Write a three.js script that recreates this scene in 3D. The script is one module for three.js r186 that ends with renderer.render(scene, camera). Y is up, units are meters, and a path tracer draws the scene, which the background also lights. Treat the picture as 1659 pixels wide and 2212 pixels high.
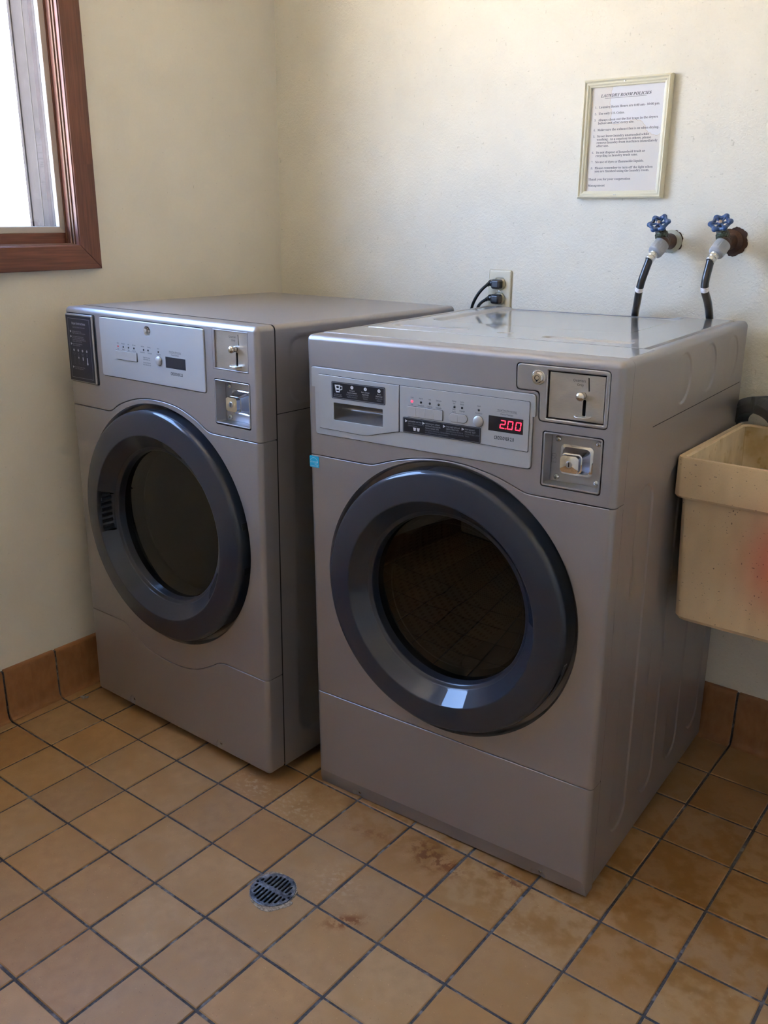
import * as THREE from 'three';
import { RoundedBoxGeometry } from 'three/addons/geometries/RoundedBoxGeometry.js';
import { mergeGeometries, mergeVertices, toCreasedNormals } from 'three/addons/utils/BufferGeometryUtils.js';
import { Brush, Evaluator, SUBTRACTION, INTERSECTION, ADDITION } from 'three-bvh-csg';
import { createNoise2D } from 'simplex-noise';

// ---------------------------------------------------------------- camera, sky, sun, exposure
const scene = new THREE.Scene();
const camera = new THREE.PerspectiveCamera(THREE.MathUtils.radToDeg(2 * Math.atan(1106 / 1941.3)), 1659 / 2212, 0.05, 200);
camera.rotation.order = 'YXZ';
camera.position.set(2.0685, 1.3131, 1.0761);
camera.rotation.set(-0.3197, 0.6571, 0.0084);

const SUN_DIR = new THREE.Vector3(0.42, 0.72, 0.55).normalize();
// hazy clear sky as an equirectangular picture: pale horizon, blue zenith, a soft glow around the sun
{
  const W = 256, H = 128, d = new Float32Array(W * H * 4);
  for (let y = 0; y < H; y++) for (let x = 0; x < W; x++) {
    const up = ((y + 0.5) / H - 0.5) * Math.PI, az = ((x + 0.5) / W - 0.5) * 2 * Math.PI, e = Math.max(0, Math.sin(up)), i = (y * W + x) * 4;
    const c = Math.cos(az) * Math.cos(up) * SUN_DIR.x + Math.sin(up) * SUN_DIR.y + Math.sin(az) * Math.cos(up) * SUN_DIR.z, glow = 0.5 * Math.pow(Math.max(0, c), 6), k = Math.pow(e, 0.55);
    d[i] = 0.78 + (0.32 - 0.78) * k + glow; d[i + 1] = 0.98 + (0.6 - 0.98) * k + glow; d[i + 2] = 1.4 + (1.3 - 1.4) * k + glow * 0.9; d[i + 3] = 1;
  }
  const t = new THREE.DataTexture(d, W, H, THREE.RGBAFormat, THREE.FloatType);
  t.mapping = THREE.EquirectangularReflectionMapping; t.magFilter = THREE.LinearFilter; t.minFilter = THREE.LinearFilter; t.wrapS = THREE.RepeatWrapping; t.needsUpdate = true;
  scene.background = t; scene.backgroundIntensity = 1;
}

const sun = new THREE.DirectionalLight(new THREE.Color(1, 0.9, 0.74), 13);
sun.name = 'sun';
sun.position.copy(SUN_DIR).multiplyScalar(20);
sun.castShadow = true;
sun.shadow.mapSize.set(2048, 2048);
Object.assign(sun.shadow.camera, { left: -12, right: 12, top: 12, bottom: -12, near: 1, far: 60 });
scene.add(sun, sun.target);

const renderer = new THREE.WebGLRenderer({ antialias: true });
renderer.toneMapping = THREE.LinearToneMapping;
renderer.toneMappingExposure = 14.8;
renderer.shadowMap.enabled = true;
renderer.shadowMap.type = THREE.PCFSoftShadowMap;

// ---------------------------------------------------------------- helpers
let seed = 7;
const rnd = () => { seed = (seed + 0x6d2b79f5) | 0; let t = Math.imul(seed ^ (seed >>> 15), 1 | seed); t = (t + Math.imul(t ^ (t >>> 7), 61 | t)) ^ t; return ((t ^ (t >>> 14)) >>> 0) / 4294967296; };
const noise2 = createNoise2D(rnd);
const fbm = (x, y, o = 4) => { let s = 0, a = 0.5; for (let i = 0; i < o; i++) { s += a * noise2(x, y); x *= 2.03; y *= 2.03; a *= 0.5; } return s; };
const V2 = (x, y) => new THREE.Vector2(x, y), V3 = (x, y, z) => new THREE.Vector3(x, y, z);
const clamp = THREE.MathUtils.clamp, smooth = THREE.MathUtils.smoothstep, lerp = THREE.MathUtils.lerp;
const lin = (r, g, b) => new THREE.Color().setRGB(r, g, b);

const used = new Map();
function numbered(name) { const n = used.get(name) ?? 0; used.set(name, n + 1); return n ? name + '_' + String(n).padStart(3, '0') : name; }
function thing(name, label, category, group) {
  const o = new THREE.Group(); o.name = numbered(name); o.userData = { label, category };
  if (group) o.userData.group = group;
  scene.add(o); return o;
}
function part(name, geo, mat, parent, label) {
  const m = new THREE.Mesh(geo, mat); m.name = name; m.castShadow = m.receiveShadow = true;
  if (label) m.userData.label = label;
  parent.add(m); return m;
}
function struct(name, geo, mat) {
  const m = geo ? new THREE.Mesh(geo, mat) : new THREE.Group();
  m.name = name; m.userData.kind = 'structure'; m.castShadow = m.receiveShadow = true; scene.add(m); return m;
}
const clean = (g) => { const h = g.index ? g.toNonIndexed() : g; for (const k of Object.keys(h.attributes)) if (!['position', 'normal', 'uv'].includes(k)) h.deleteAttribute(k); h.groups.length = 0; return h; };
const merged = (list) => mergeGeometries(list.map(clean), false);

// uv in metres from position, by the dominant normal direction
function metricUV(g, s = 1, swap = false) {
  const p = g.attributes.position, n = g.attributes.normal, uv = new Float32Array(p.count * 2);
  for (let i = 0; i < p.count; i++) {
    const ax = Math.abs(n.getX(i)), ay = Math.abs(n.getY(i)), az = Math.abs(n.getZ(i));
    let u, v;
    if (ay > ax && ay > az) { u = p.getX(i); v = p.getZ(i); } else if (ax > az) { u = p.getZ(i); v = p.getY(i); } else { u = p.getX(i); v = p.getY(i); }
    uv[i * 2] = (swap ? v : u) * s; uv[i * 2 + 1] = (swap ? u : v) * s;
  }
  g.setAttribute('uv', new THREE.BufferAttribute(uv, 2)); return g;
}
function planarUV(g, x0, y0, x1, y1) {
  const p = g.attributes.position, uv = new Float32Array(p.count * 2);
  for (let i = 0; i < p.count; i++) { uv[i * 2] = (p.getX(i) - x0) / (x1 - x0); uv[i * 2 + 1] = (p.getY(i) - y0) / (y1 - y0); }
  g.setAttribute('uv', new THREE.BufferAttribute(uv, 2)); return g;
}
const box = (x0, y0, z0, x1, y1, z1) => new THREE.BoxGeometry(x1 - x0, y1 - y0, z1 - z0).translate((x0 + x1) / 2, (y0 + y1) / 2, (z0 + z1) / 2);
const rbox = (x0, y0, z0, x1, y1, z1, r = 0.002, s = 2) => new RoundedBoxGeometry(x1 - x0, y1 - y0, z1 - z0, s, r).translate((x0 + x1) / 2, (y0 + y1) / 2, (z0 + z1) / 2);
function rrect(x0, y0, x1, y1, r, path) {
  const s = path ? new THREE.Path() : new THREE.Shape();
  s.moveTo(x0 + r, y0); s.lineTo(x1 - r, y0); s.absarc(x1 - r, y0 + r, r, -Math.PI / 2, 0); s.lineTo(x1, y1 - r); s.absarc(x1 - r, y1 - r, r, 0, Math.PI / 2);
  s.lineTo(x0 + r, y1); s.absarc(x0 + r, y1 - r, r, Math.PI / 2, Math.PI); s.lineTo(x0, y0 + r); s.absarc(x0 + r, y0 + r, r, Math.PI, 1.5 * Math.PI); return s;
}
function poly(pts, path) { const s = path ? new THREE.Path() : new THREE.Shape(); pts.forEach(([x, y], i) => (i ? s.lineTo(x, y) : s.moveTo(x, y))); s.closePath(); return s; }
// polygon with rounded corners, radius per corner
function roundPoly(pts, r) {
  const s = new THREE.Shape(), n = pts.length;
  for (let i = 0; i < n; i++) {
    const a = V2(...pts[(i + n - 1) % n]), b = V2(...pts[i]), c = V2(...pts[(i + 1) % n]), rr = Math.min(pts[i][2] ?? r, a.distanceTo(b) / 2.05, b.distanceTo(c) / 2.05);
    const p = b.clone().add(a.sub(b).setLength(rr)), q = b.clone().add(c.sub(b).setLength(rr));
    if (i) s.lineTo(p.x, p.y); else s.moveTo(p.x, p.y);
    s.quadraticCurveTo(b.x, b.y, q.x, q.y);
  }
  s.closePath(); return s;
}
// extrusion whose front face lies at z = zf, total depth d, chamfer b
function ext(shape, d, zf, b = 0.0008, seg = 2, cs = 8) {
  const g = new THREE.ExtrudeGeometry(shape, { depth: d - 2 * b, bevelEnabled: b > 0, bevelThickness: b, bevelSize: b, bevelOffset: -b, bevelSegments: seg, curveSegments: cs });
  return g.translate(0, 0, zf - d + b);
}
function lathe(pts, seg = 64, a0 = 0, a1 = Math.PI * 2) { return new THREE.LatheGeometry(pts.map(([r, y]) => V2(r, y)), seg, a0, a1); }
// lathe about the z axis: (r, z)
const latheZ = (pts, seg = 96) => lathe(pts, seg).rotateX(Math.PI / 2);
const crease = (g, a = 0.6) => toCreasedNormals(g, a);
const tube = (pts, r, seg = 48, rs = 12, closed = false) => new THREE.TubeGeometry(new THREE.CatmullRomCurve3(pts, closed, 'centripetal'), seg, r, rs, closed);
const between = (a, b, r0, r1 = r0, seg = 16) => {
  const d = b.clone().sub(a), g = new THREE.CylinderGeometry(r1, r0, d.length(), seg);
  return g.applyQuaternion(new THREE.Quaternion().setFromUnitVectors(V3(0, 1, 0), d.clone().normalize())).translate(...a.clone().add(b).multiplyScalar(0.5).toArray());
};
const orient = (g, dir, at) => g.applyQuaternion(new THREE.Quaternion().setFromUnitVectors(V3(0, 1, 0), dir.clone().normalize())).translate(at.x, at.y, at.z);
const evaluator = new Evaluator(); evaluator.useGroups = false; evaluator.attributes = ['position', 'normal', 'uv'];
function csg(a, b, op) {
  const A = a.isBrush ? a : new Brush(clean(a)), B = new Brush(clean(b)); A.updateMatrixWorld(); B.updateMatrixWorld();
  return evaluator.evaluate(A, B, op);
}
const cut = (a, ...bs) => { let r = a; for (const b of bs) r = csg(r, b, SUBTRACTION); return r; };
const geoOf = (b) => { const g = b.isBrush ? b.geometry : b; g.groups.length = 0; return clean(g); };

function canvas(w, h, draw) { const c = document.createElement('canvas'); c.width = w; c.height = h; draw(c.getContext('2d'), w, h); const t = new THREE.CanvasTexture(c); t.colorSpace = THREE.SRGBColorSpace; t.anisotropy = 8; return t; }
function dataTex(w, h, f, srgb, repeat = true) {
  const d = new Uint8Array(w * h * 4), o = [0, 0, 0];
  for (let y = 0; y < h; y++) for (let x = 0; x < w; x++) { f(x, y, o); const i = (y * w + x) * 4; d[i] = clamp(o[0], 0, 255); d[i + 1] = clamp(o[1], 0, 255); d[i + 2] = clamp(o[2], 0, 255); d[i + 3] = 255; }
  const t = new THREE.DataTexture(d, w, h); t.magFilter = THREE.LinearFilter; t.minFilter = THREE.LinearMipmapLinearFilter; t.generateMipmaps = true;
  if (repeat) t.wrapS = t.wrapT = THREE.RepeatWrapping;
  if (srgb) t.colorSpace = THREE.SRGBColorSpace;
  t.needsUpdate = true; return t;
}
// tileable noise on a torus of lattice values
function tileNoise(n, cells) {
  const g = new Float32Array(cells * cells).map(() => rnd());
  return (x, y) => {
    const u = (x / n) * cells, v = (y / n) * cells, i = Math.floor(u), j = Math.floor(v), s = u - i, t = v - j, a = s * s * (3 - 2 * s), b = t * t * (3 - 2 * t), at = (p, q) => g[((q + cells) % cells) * cells + ((p + cells) % cells)];
    return lerp(lerp(at(i, j), at(i + 1, j), a), lerp(at(i, j + 1), at(i + 1, j + 1), a), b);
  };
}
const std = (o) => new THREE.MeshStandardMaterial(o), phy = (o) => new THREE.MeshPhysicalMaterial(o);

// ---------------------------------------------------------------- measures
const XW = -0.0537, ZW = -1.1157, CEIL = 2.45, XR = 2.75, ZF = 2.1;
const PX = 0.154, PZ = 0.1571;   // tile pitch

// ---------------------------------------------------------------- materials
const wallBump = (() => {
  const N = 1024, a = tileNoise(N, 180), b = tileNoise(N, 90), c = tileNoise(N, 24), p = tileNoise(N, 300);
  const t = dataTex(N, N, (x, y, o) => { const v = smooth(a(x, y) * 0.6 + b(x, y) * 0.55, 0.35, 0.85); o[0] = o[1] = o[2] = 40 + 150 * v + 40 * c(x, y) - (p(x, y) > 0.985 ? 60 : 0); });
  t.repeat.set(1 / 0.42, 1 / 0.42); return t;
})();
const wallColor = (() => {
  const N = 1024, a = tileNoise(N, 6), b = tileNoise(N, 30), s = tileNoise(N, 256);
  const t = dataTex(N, N, (x, y, o) => { const v = (a(x, y) - 0.5) * 6 + (b(x, y) - 0.5) * 4, k = s(x, y) > 0.972 ? -26 : 0; o[0] = 232 + v + k; o[1] = 225 + v + k; o[2] = 208 + v + k * 1.1; }, true);
  t.repeat.set(1 / 1.4, 1 / 1.4); return t;
})();
const leftColor = (() => {
  const N = 1024, a = tileNoise(N, 6), b = tileNoise(N, 30), s = tileNoise(N, 256);
  const t = dataTex(N, N, (x, y, o) => { const v = (a(x, y) - 0.5) * 6 + (b(x, y) - 0.5) * 4, k = s(x, y) > 0.996 ? -30 : 0; o[0] = 228 + v + k; o[1] = 221 + v + k; o[2] = 207 + v + k; }, true);
  t.repeat.set(1 / 1.9, 1 / 1.9); return t;
})();
const M = {
  wall: std({ map: wallColor, bumpMap: wallBump, bumpScale: 0.00055, roughness: 0.62 }),
  wallLeft: std({ map: leftColor, bumpMap: wallBump, bumpScale: 0.00009, roughness: 0.6 }),
  ceiling: std({ color: lin(0.78, 0.76, 0.7), roughness: 0.8 }),
  body: phy({ color: lin(0.37, 0.345, 0.34), roughness: 0.42, metalness: 0.65, clearcoat: 0.35, clearcoatRoughness: 0.16 }),
  dryerBody: phy({ color: lin(0.37, 0.345, 0.34), roughness: 0.42, metalness: 0.65, clearcoat: 0.3, clearcoatRoughness: 0.28 }),
  lid: phy({ color: lin(0.4, 0.39, 0.39), roughness: 0.32, metalness: 0.5, clearcoat: 1, clearcoatRoughness: 0.035 }),
  seam: std({ color: lin(0.02, 0.02, 0.022), roughness: 0.8 }),
  silver: phy({ color: lin(0.45, 0.455, 0.46), roughness: 0.42, metalness: 0.3 }),
  button: phy({ color: lin(0.47, 0.465, 0.46), roughness: 0.36, metalness: 0.25, clearcoat: 0.3, clearcoatRoughness: 0.2 }),
  ring: phy({ color: lin(0.02, 0.025, 0.037), roughness: 0.4, specularIntensity: 0.3, metalness: 0, clearcoat: 1, clearcoatRoughness: 0.03 }),
  rubber: std({ color: lin(0.012, 0.014, 0.02), roughness: 0.45 }),
  navy: phy({ color: lin(0.004, 0.007, 0.018), roughness: 0.35, clearcoat: 0.6, clearcoatRoughness: 0.1 }),
  doorGlass: phy({ color: lin(0.03, 0.031, 0.036), transmission: 1, roughness: 0, thickness: 0, ior: 1.5 }),
  glass: phy({ color: lin(0.97, 0.98, 0.97), transmission: 1, roughness: 0, thickness: 0, ior: 1.5 }),
  steel: phy({ color: lin(0.6, 0.575, 0.54), roughness: 0.36, metalness: 0.95 }),
  zinc: phy({ color: lin(0.5, 0.5, 0.52), roughness: 0.32, metalness: 0.9 }),
  chrome: phy({ color: lin(0.82, 0.82, 0.84), roughness: 0.07, metalness: 1 }),
  polished: phy({ color: lin(0.72, 0.68, 0.62), roughness: 0.18, metalness: 1 }),
  blackHole: std({ color: lin(0.006, 0.006, 0.008), roughness: 0.9 }),
  blackPlastic: phy({ color: lin(0.012, 0.012, 0.016), roughness: 0.32, clearcoat: 0.4, clearcoatRoughness: 0.15 }),
  ledOff: phy({ color: lin(0.01, 0.012, 0.016), roughness: 0.2 }),
  redGlow: std({ color: lin(0.3, 0.01, 0.015), emissive: lin(1, 0.015, 0.04), emissiveIntensity: 0.5, roughness: 0.4 }),
  redDim: std({ color: lin(0.35, 0.03, 0.04), emissive: lin(1, 0.03, 0.05), emissiveIntensity: 0.03, roughness: 0.4 }),
  grout: std({ color: lin(0.085, 0.082, 0.085), roughness: 0.9 }),
  ivory: phy({ color: lin(0.68, 0.63, 0.48), roughness: 0.35, clearcoat: 0.3, clearcoatRoughness: 0.2 }),
  cord: phy({ color: lin(0.018, 0.02, 0.02), roughness: 0.45 }),
  hose: phy({ color: lin(0.012, 0.012, 0.016), roughness: 0.28, clearcoat: 0.5, clearcoatRoughness: 0.12 }),
  greyPlastic: phy({ color: lin(0.4, 0.41, 0.43), roughness: 0.45 }),
  darkGrey: phy({ color: lin(0.075, 0.075, 0.08), roughness: 0.45 }),
  ferrule: phy({ color: lin(0.75, 0.75, 0.74), roughness: 0.25, metalness: 0.9 }),
  bluePaint: phy({ color: lin(0.012, 0.06, 0.19), roughness: 0.3, clearcoat: 0.7, clearcoatRoughness: 0.12 }),
  screw: phy({ color: lin(0.6, 0.6, 0.58), roughness: 0.22, metalness: 1 }),
  frame: phy({ color: lin(0.75, 0.7, 0.53), roughness: 0.4 }),
  ground: std({ color: lin(0.5, 0.43, 0.33), roughness: 0.95 }),
  lint: std({ color: lin(0.3, 0.28, 0.27), roughness: 1 }),
};

// ---------------------------------------------------------------- setting: walls, ceiling
{
  const WZ0 = -0.356, WZ1 = 0.95, WY0 = 1.229, WY1 = 2.22, T = 0.146;
  struct('wall_back', metricUV(box(XW - T, -0.1, ZW - 0.15, XR + 0.15, CEIL + 0.1, ZW)), M.wall);
  struct('wall_left', metricUV(merged([
    box(XW - T, -0.1, ZW, XW, CEIL, WZ0), box(XW - T, -0.1, WZ1, XW, CEIL, ZF), box(XW - T, -0.1, WZ0, XW, WY0, WZ1), box(XW - T, WY1, WZ0, XW, CEIL, WZ1),
  ])), M.wallLeft);
  struct('wall_right', metricUV(box(XR, -0.1, ZW, XR + 0.15, CEIL + 0.1, ZF + 0.15)), M.wall);
  struct('wall_front', metricUV(box(XW - T, -0.1, ZF, XR, CEIL + 0.1, ZF + 0.15)), M.wall);
  struct('ceiling', metricUV(box(XW - T, CEIL, ZW, XR, CEIL + 0.12, ZF)), M.ceiling);
  struct('ground', new THREE.PlaneGeometry(120, 120).rotateX(-Math.PI / 2).translate(-60.3, -0.35, 0), M.ground);

  // window in the left wall: frame members lie in the (z, y) plane and are extruded along x
  const grain = (() => {
    const W = 512, H = 1024, big = tileNoise(W, 5), g1 = tileNoise(1024, 200), g2 = tileNoise(1024, 64);
    return dataTex(W, H, (x, y, o) => {
      const w = (big(x * 2 % 512, y / 2) - 0.5), f = g1(x * 2, y / 14) * 0.6 + g2(x * 2 + w * 60, y / 9) * 0.4, k = 0.8 + 0.35 * f + 0.22 * w;
      o[0] = 118 * k; o[1] = 74 * k; o[2] = 58 * k;
    }, true);
  })();
  grain.repeat.set(2.2, 1.4);
  const wood = phy({ map: grain, roughness: 0.5, clearcoat: 0.06, clearcoatRoughness: 0.3 });
  const lightEdge = phy({ color: lin(0.17, 0.085, 0.048), roughness: 0.6 });
  const gasket = std({ color: lin(0.46, 0.42, 0.39), roughness: 0.6 });
  const dirty = (() => {
    const N = 512, a = tileNoise(N, 60), b = tileNoise(N, 14), c = tileNoise(N, 200);
    const t = dataTex(N, N, (x, y, o) => { const sp = c(x, y) > 0.93 && b(x, y) > 0.4 ? 110 : 0, v = (a(x, y) - 0.5) * 16 + (b(x, y) - 0.5) * 12; o[0] = 36 + v + sp * 0.45; o[1] = 28 + v + sp * 0.45; o[2] = 26 + v + sp * 0.45; }, true);
    t.repeat.set(3, 3); return std({ map: t, roughness: 0.85 });
  })();
  const white = std({ color: lin(0.3, 0.3, 0.3), roughness: 0.5 });
  const w = struct('window_1', null);
  function member(name, z0, y0, z1, y1, wd, x0, x1, mat, sides = 'rblt', bevel = 0.001) {
    const u0 = -z1, u1 = -z0;   // shape x = -z
    const q = { r: [[u1, y0], [u1, y1], [u1 - wd, y1 - wd], [u1 - wd, y0 + wd]], b: [[u0, y0], [u1, y0], [u1 - wd, y0 + wd], [u0 + wd, y0 + wd]], l: [[u0, y0], [u0 + wd, y0 + wd], [u0 + wd, y1 - wd], [u0, y1]], t: [[u0, y1], [u0 + wd, y1 - wd], [u1 - wd, y1 - wd], [u1, y1]] };
    for (const k of sides) {
      const g = ext(poly(q[k]), x1 - x0, x1, bevel, 2).rotateY(Math.PI / 2);
      metricUV(g, 1, k === 'b' || k === 't');
      part(name, g, mat, w);
    }
  }
  member('casing', -0.4165, 1.1715, 1.012, 2.28, 0.0595, XW, XW + 0.02, wood, 'rblt', 0.0025);
  member('jamb', -0.359, 1.2275, 0.953, 2.223, 0.005, XW - 0.0455, XW + 0.017, wood);
  member('stop_moulding', -0.354, 1.2315, 0.949, 2.219, 0.0032, XW - 0.002, XW + 0.004, lightEdge);
  member('stop_moulding', -0.354, 1.2315, 0.949, 2.219, 0.0045, XW - 0.012, XW - 0.0065, lightEdge);
  member('stop_moulding', -0.354, 1.2315, 0.949, 2.219, 0.0015, XW - 0.028, XW - 0.012, wood);
  // sash: bottom rail, stiles and head, with a grey glazing bead inside
  const rail = (name, z0, y0, z1, y1) => part(name, metricUV(rbox(XW - 0.045, y0, z0, XW - 0.028, y1, z1, 0.0018), 1, name === 'sash_rail'), wood, w);
  rail('sash_rail', -0.346, 1.2345, 0.941, 1.2612); rail('sash_rail', -0.346, 2.19, 0.941, 2.216);
  rail('sash_stile', -0.3535, 1.2345, -0.3497, 2.216); rail('sash_stile', 0.926, 1.2345, 0.9475, 2.216);
  member('glazing_bead', -0.3497, 1.2612, 0.926, 2.19, 0.0156, XW - 0.046, XW - 0.031, gasket, 'rblt', 0.0015);
  member('spacer_bar', -0.337, 1.2745, 0.913, 2.177, 0.0035, XW - 0.0455, XW - 0.0445, white);
  part('pane', box(XW - 0.0442, 1.27, -0.341, XW - 0.044, 2.181, 0.917), M.glass, w);
  member('outer_frame', -0.357, 1.228, 0.951, 2.221, 0.024, XW - 0.146, XW - 0.0465, dirty);
  member('outer_stop', -0.345, 1.24, 0.94, 2.21, 0.0128, XW - 0.099, XW - 0.0955, std({ color: lin(0.035, 0.028, 0.02), roughness: 0.8 }));
  member('outer_casing', -0.42, 1.16, 1.02, 2.29, 0.09, XW - T - 0.012, XW - T, dirty);
}

// ---------------------------------------------------------------- floor: grout bed, quarry tiles, cove base
const DRAIN = V2(0.9777, 0.0226), DR = 0.047;
{
  const X0 = -0.06, Z0 = -1.12, SX = 2.44, SZ = 2.2, N = 2048;
  const tone = new Map(), toneOf = (i, j) => { const k = i + ',' + j; if (!tone.has(k)) tone.set(k, [rnd(), rnd(), rnd() * 50, rnd() * 50]); return tone.get(k); };
  const blob = (x, z, cx, cz, rx, rz, turn = 0) => { const c = Math.cos(turn), s = Math.sin(turn), dx = x - cx, dz = z - cz, a = (dx * c + dz * s) / rx, b = (-dx * s + dz * c) / rz; return Math.exp(-(a * a + b * b)); };
  const floorMap = dataTex(N, N, (px, py, o) => {
    const x = X0 + ((px + 0.5) / N) * SX, z = Z0 + ((py + 0.5) / N) * SZ, i = Math.floor(x / PX), j = Math.floor(-z / PZ), [ta, tb, tx, tz] = toneOf(i, j);
    const big = fbm((x + tx) * 6, (z + tz) * 6, 3), mid = fbm((x + tx) * 22, (z + tz) * 22, 4), fine = noise2(x * 320, z * 320);
    const mott = smooth(big + 0.35 * mid, -0.1, 0.5);
    let r = 166 + (ta - 0.5) * 14, g = 129 + (ta - 0.5) * 14 + (tb - 0.5) * 7, b = 88 + (ta - 0.5) * 10 + (tb - 0.5) * 14;
    r += mid * 9 + fine * 2.5; g += mid * 9 + fine * 2.5; b += mid * 8 + fine * 2.5;
    r = lerp(r, 158, mott * 0.5); g = lerp(g, 119, mott * 0.5); b = lerp(b, 74, mott * 0.5);
    // grime darkens towards the washer and to its right
    const near = clamp(blob(x, z, 1.25, -0.33, 0.55, 0.16) + blob(x, z, 1.68, -0.62, 0.28, 0.42), 0, 1) * smooth(mid + big, -0.5, 0.6);
    r = lerp(r, 128, near * 0.6); g = lerp(g, 86, near * 0.62); b = lerp(b, 36, near * 0.66);
    // rust stains
    const edge = fbm(x * 34, z * 34, 4) + 0.4 * fbm(x * 150, z * 150, 3);
    const rust = clamp(blob(x, z, 1.165, -0.262, 0.05, 0.03, 0.5) * 1.1 + blob(x, z, 1.225, -0.262, 0.03, 0.016, 0.3) + blob(x, z, 1.335, -0.3, 0.05, 0.012, 0.1) * 0.9, 0, 1.3) * smooth(edge, -0.18, 0.3);
    const rust2 = blob(x, z, 1.148, -0.002, 0.014, 0.034, 0.75) * smooth(edge, -0.35, 0.3), rust3 = blob(x, z, 1.02, -0.24, 0.055, 0.016, -0.2) * smooth(edge, -0.2, 0.4) * 0.6;
    const ru = clamp(rust * 1.25 + rust2 * 1.6 + rust3, 0, 1);
    r = lerp(r, 112, ru * 0.85); g = lerp(g, 66, ru * 0.88); b = lerp(b, 26, ru * 0.9);
    // pale mineral bloom
    const wh = clamp(blob(x, z, 0.69, -0.205, 0.05, 0.035, 0.3) * 0.9 + blob(x, z, 0.83, -0.2, 0.07, 0.05, 0.3) * 0.7 + blob(x, z, 1.07, -0.07, 0.05, 0.05) * 0.55 + blob(x, z, 1.42, -0.2, 0.08, 0.03, 0.4) * 0.35, 0, 1) * smooth(fbm(x * 45 + 9, z * 60, 4), 0.0, 0.5);
    r = lerp(r, 205, wh * 0.55); g = lerp(g, 190, wh * 0.55); b = lerp(b, 175, wh * 0.55);
    // grit
    const sp = noise2(x * 210 + 31, z * 210);
    if (sp > 0.93) { r += 34; g += 32; b += 28; } else if (sp < -0.95) { r -= 40; g -= 36; b -= 28; }
    o[0] = r; o[1] = g; o[2] = b;
  }, true, false);
  const rough = dataTex(512, 512, (x, y, o) => { const v = 118 + fbm(x / 40, y / 40, 5) * 26; o[0] = o[1] = o[2] = v; });
  const bumps = dataTex(512, 512, (x, y, o) => { o[0] = o[1] = o[2] = 128 + fbm(x / 60, y / 60, 5) * 110; });
  const tileMat = phy({ map: floorMap, roughness: 1, roughnessMap: rough, bumpMap: bumps, bumpScale: 0.0006 });
  const groutTex = dataTex(512, 512, (x, y, o) => { const v = fbm(x / 9, y / 9, 3) * 26, pale = smooth(fbm(x / 60 + 40, y / 60, 3), 0.1, 0.5) * 46; o[0] = 72 + v + pale; o[1] = 70 + v + pale; o[2] = 73 + v + pale; }, true);
  groutTex.repeat.set(2, 2);
  const groutMat = std({ map: groutTex, roughness: 0.9 });

  const slab = rrect(XW - 0.2, -ZF - 0.1, XR + 0.1, -ZW + 0.1, 0.01);
  const hole = new THREE.Path(); hole.absarc(DRAIN.x, -DRAIN.y, DR - 0.004, 0, Math.PI * 2); slab.holes.push(hole);
  const bed = new THREE.ExtrudeGeometry(slab, { depth: 0.1, bevelEnabled: false, curveSegments: 24 }).rotateX(-Math.PI / 2).translate(0, -0.1022, 0);
  const floor = struct('floor', metricUV(bed), groutMat);

  function tileGeo(x0, z0, x1, z1) {
    const h = 0.0016, c = (dx, dz, y) => [dx, y, dz];
    const top = [c(x0 + h, z1 - h, 0), c(x1 - h, z1 - h, 0), c(x1 - h, z0 + h, 0), c(x0 + h, z0 + h, 0)], mid = [c(x0, z1, -h), c(x1, z1, -h), c(x1, z0, -h), c(x0, z0, -h)], bot = mid.map(([x, , z]) => [x, -0.008, z]);
    const P = [], quad = (a, b, d, e) => P.push(...a, ...b, ...d, ...a, ...d, ...e);
    quad(...top);
    for (let k = 0; k < 4; k++) { const n = (k + 1) % 4; quad(mid[k], mid[n], top[n], top[k]); quad(bot[k], bot[n], mid[n], mid[k]); }
    const g = new THREE.BufferGeometry(); g.setAttribute('position', new THREE.Float32BufferAttribute(P, 3)); g.computeVertexNormals(); return g;
  }
  const floorUV = (g) => { const p = g.attributes.position, uv = new Float32Array(p.count * 2); for (let i = 0; i < p.count; i++) { uv[i * 2] = (p.getX(i) - X0) / SX; uv[i * 2 + 1] = (p.getZ(i) - Z0) / SZ; } return g.setAttribute('uv', new THREE.BufferAttribute(uv, 2)); };
  camera.updateMatrixWorld(); camera.updateProjectionMatrix();
  const seenBy = (x, z) => { const v = V3(x, 0, z).project(camera); return Math.abs(v.x) < 1.02 && Math.abs(v.y) < 1.02 && v.z < 1; };
  const rest = [], gr = 0.0027;
  for (let i = -1; i < 20; i++) for (let j = -16; j < 8; j++) {
    let x0 = i * PX + gr, x1 = (i + 1) * PX - gr, z1 = -j * PZ - gr, z0 = -(j + 1) * PZ + gr;
    if (i < 0) x0 = XW + 0.024;
    if (j === 7) z0 = ZW + 0.004;
    if (x1 > XR || z1 > ZF) continue;
    const jig = () => (rnd() - 0.5) * 0.0014;
    x0 += jig(); x1 += jig(); z0 += jig(); z1 += jig();
    let g = tileGeo(x0, z0, x1, z1);
    const vis = [[x0, z0], [x1, z0], [x0, z1], [x1, z1]].some(([x, z]) => seenBy(x, z));
    if (!vis) { if (rnd() >= 0) rest.push(g); continue; }
    if (x1 > DRAIN.x - DR - 0.01 && x0 < DRAIN.x + DR + 0.01 && z1 > DRAIN.y - DR - 0.01 && z0 < DRAIN.y + DR + 0.01) {
      planarUV(g, 0, 0, 1, 1);
      g = geoOf(cut(g, new THREE.CylinderGeometry(DR + 0.001, DR + 0.001, 0.05, 48).translate(DRAIN.x, 0, DRAIN.y)));
    }
    const t = part('tile', floorUV(g), tileMat, floor);
    t.position.y = (rnd() - 0.5) * 0.0006;
  }
  const r = part('tile_field', floorUV(merged(rest)), tileMat, floor); r.userData.kind = 'stuff';

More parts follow.
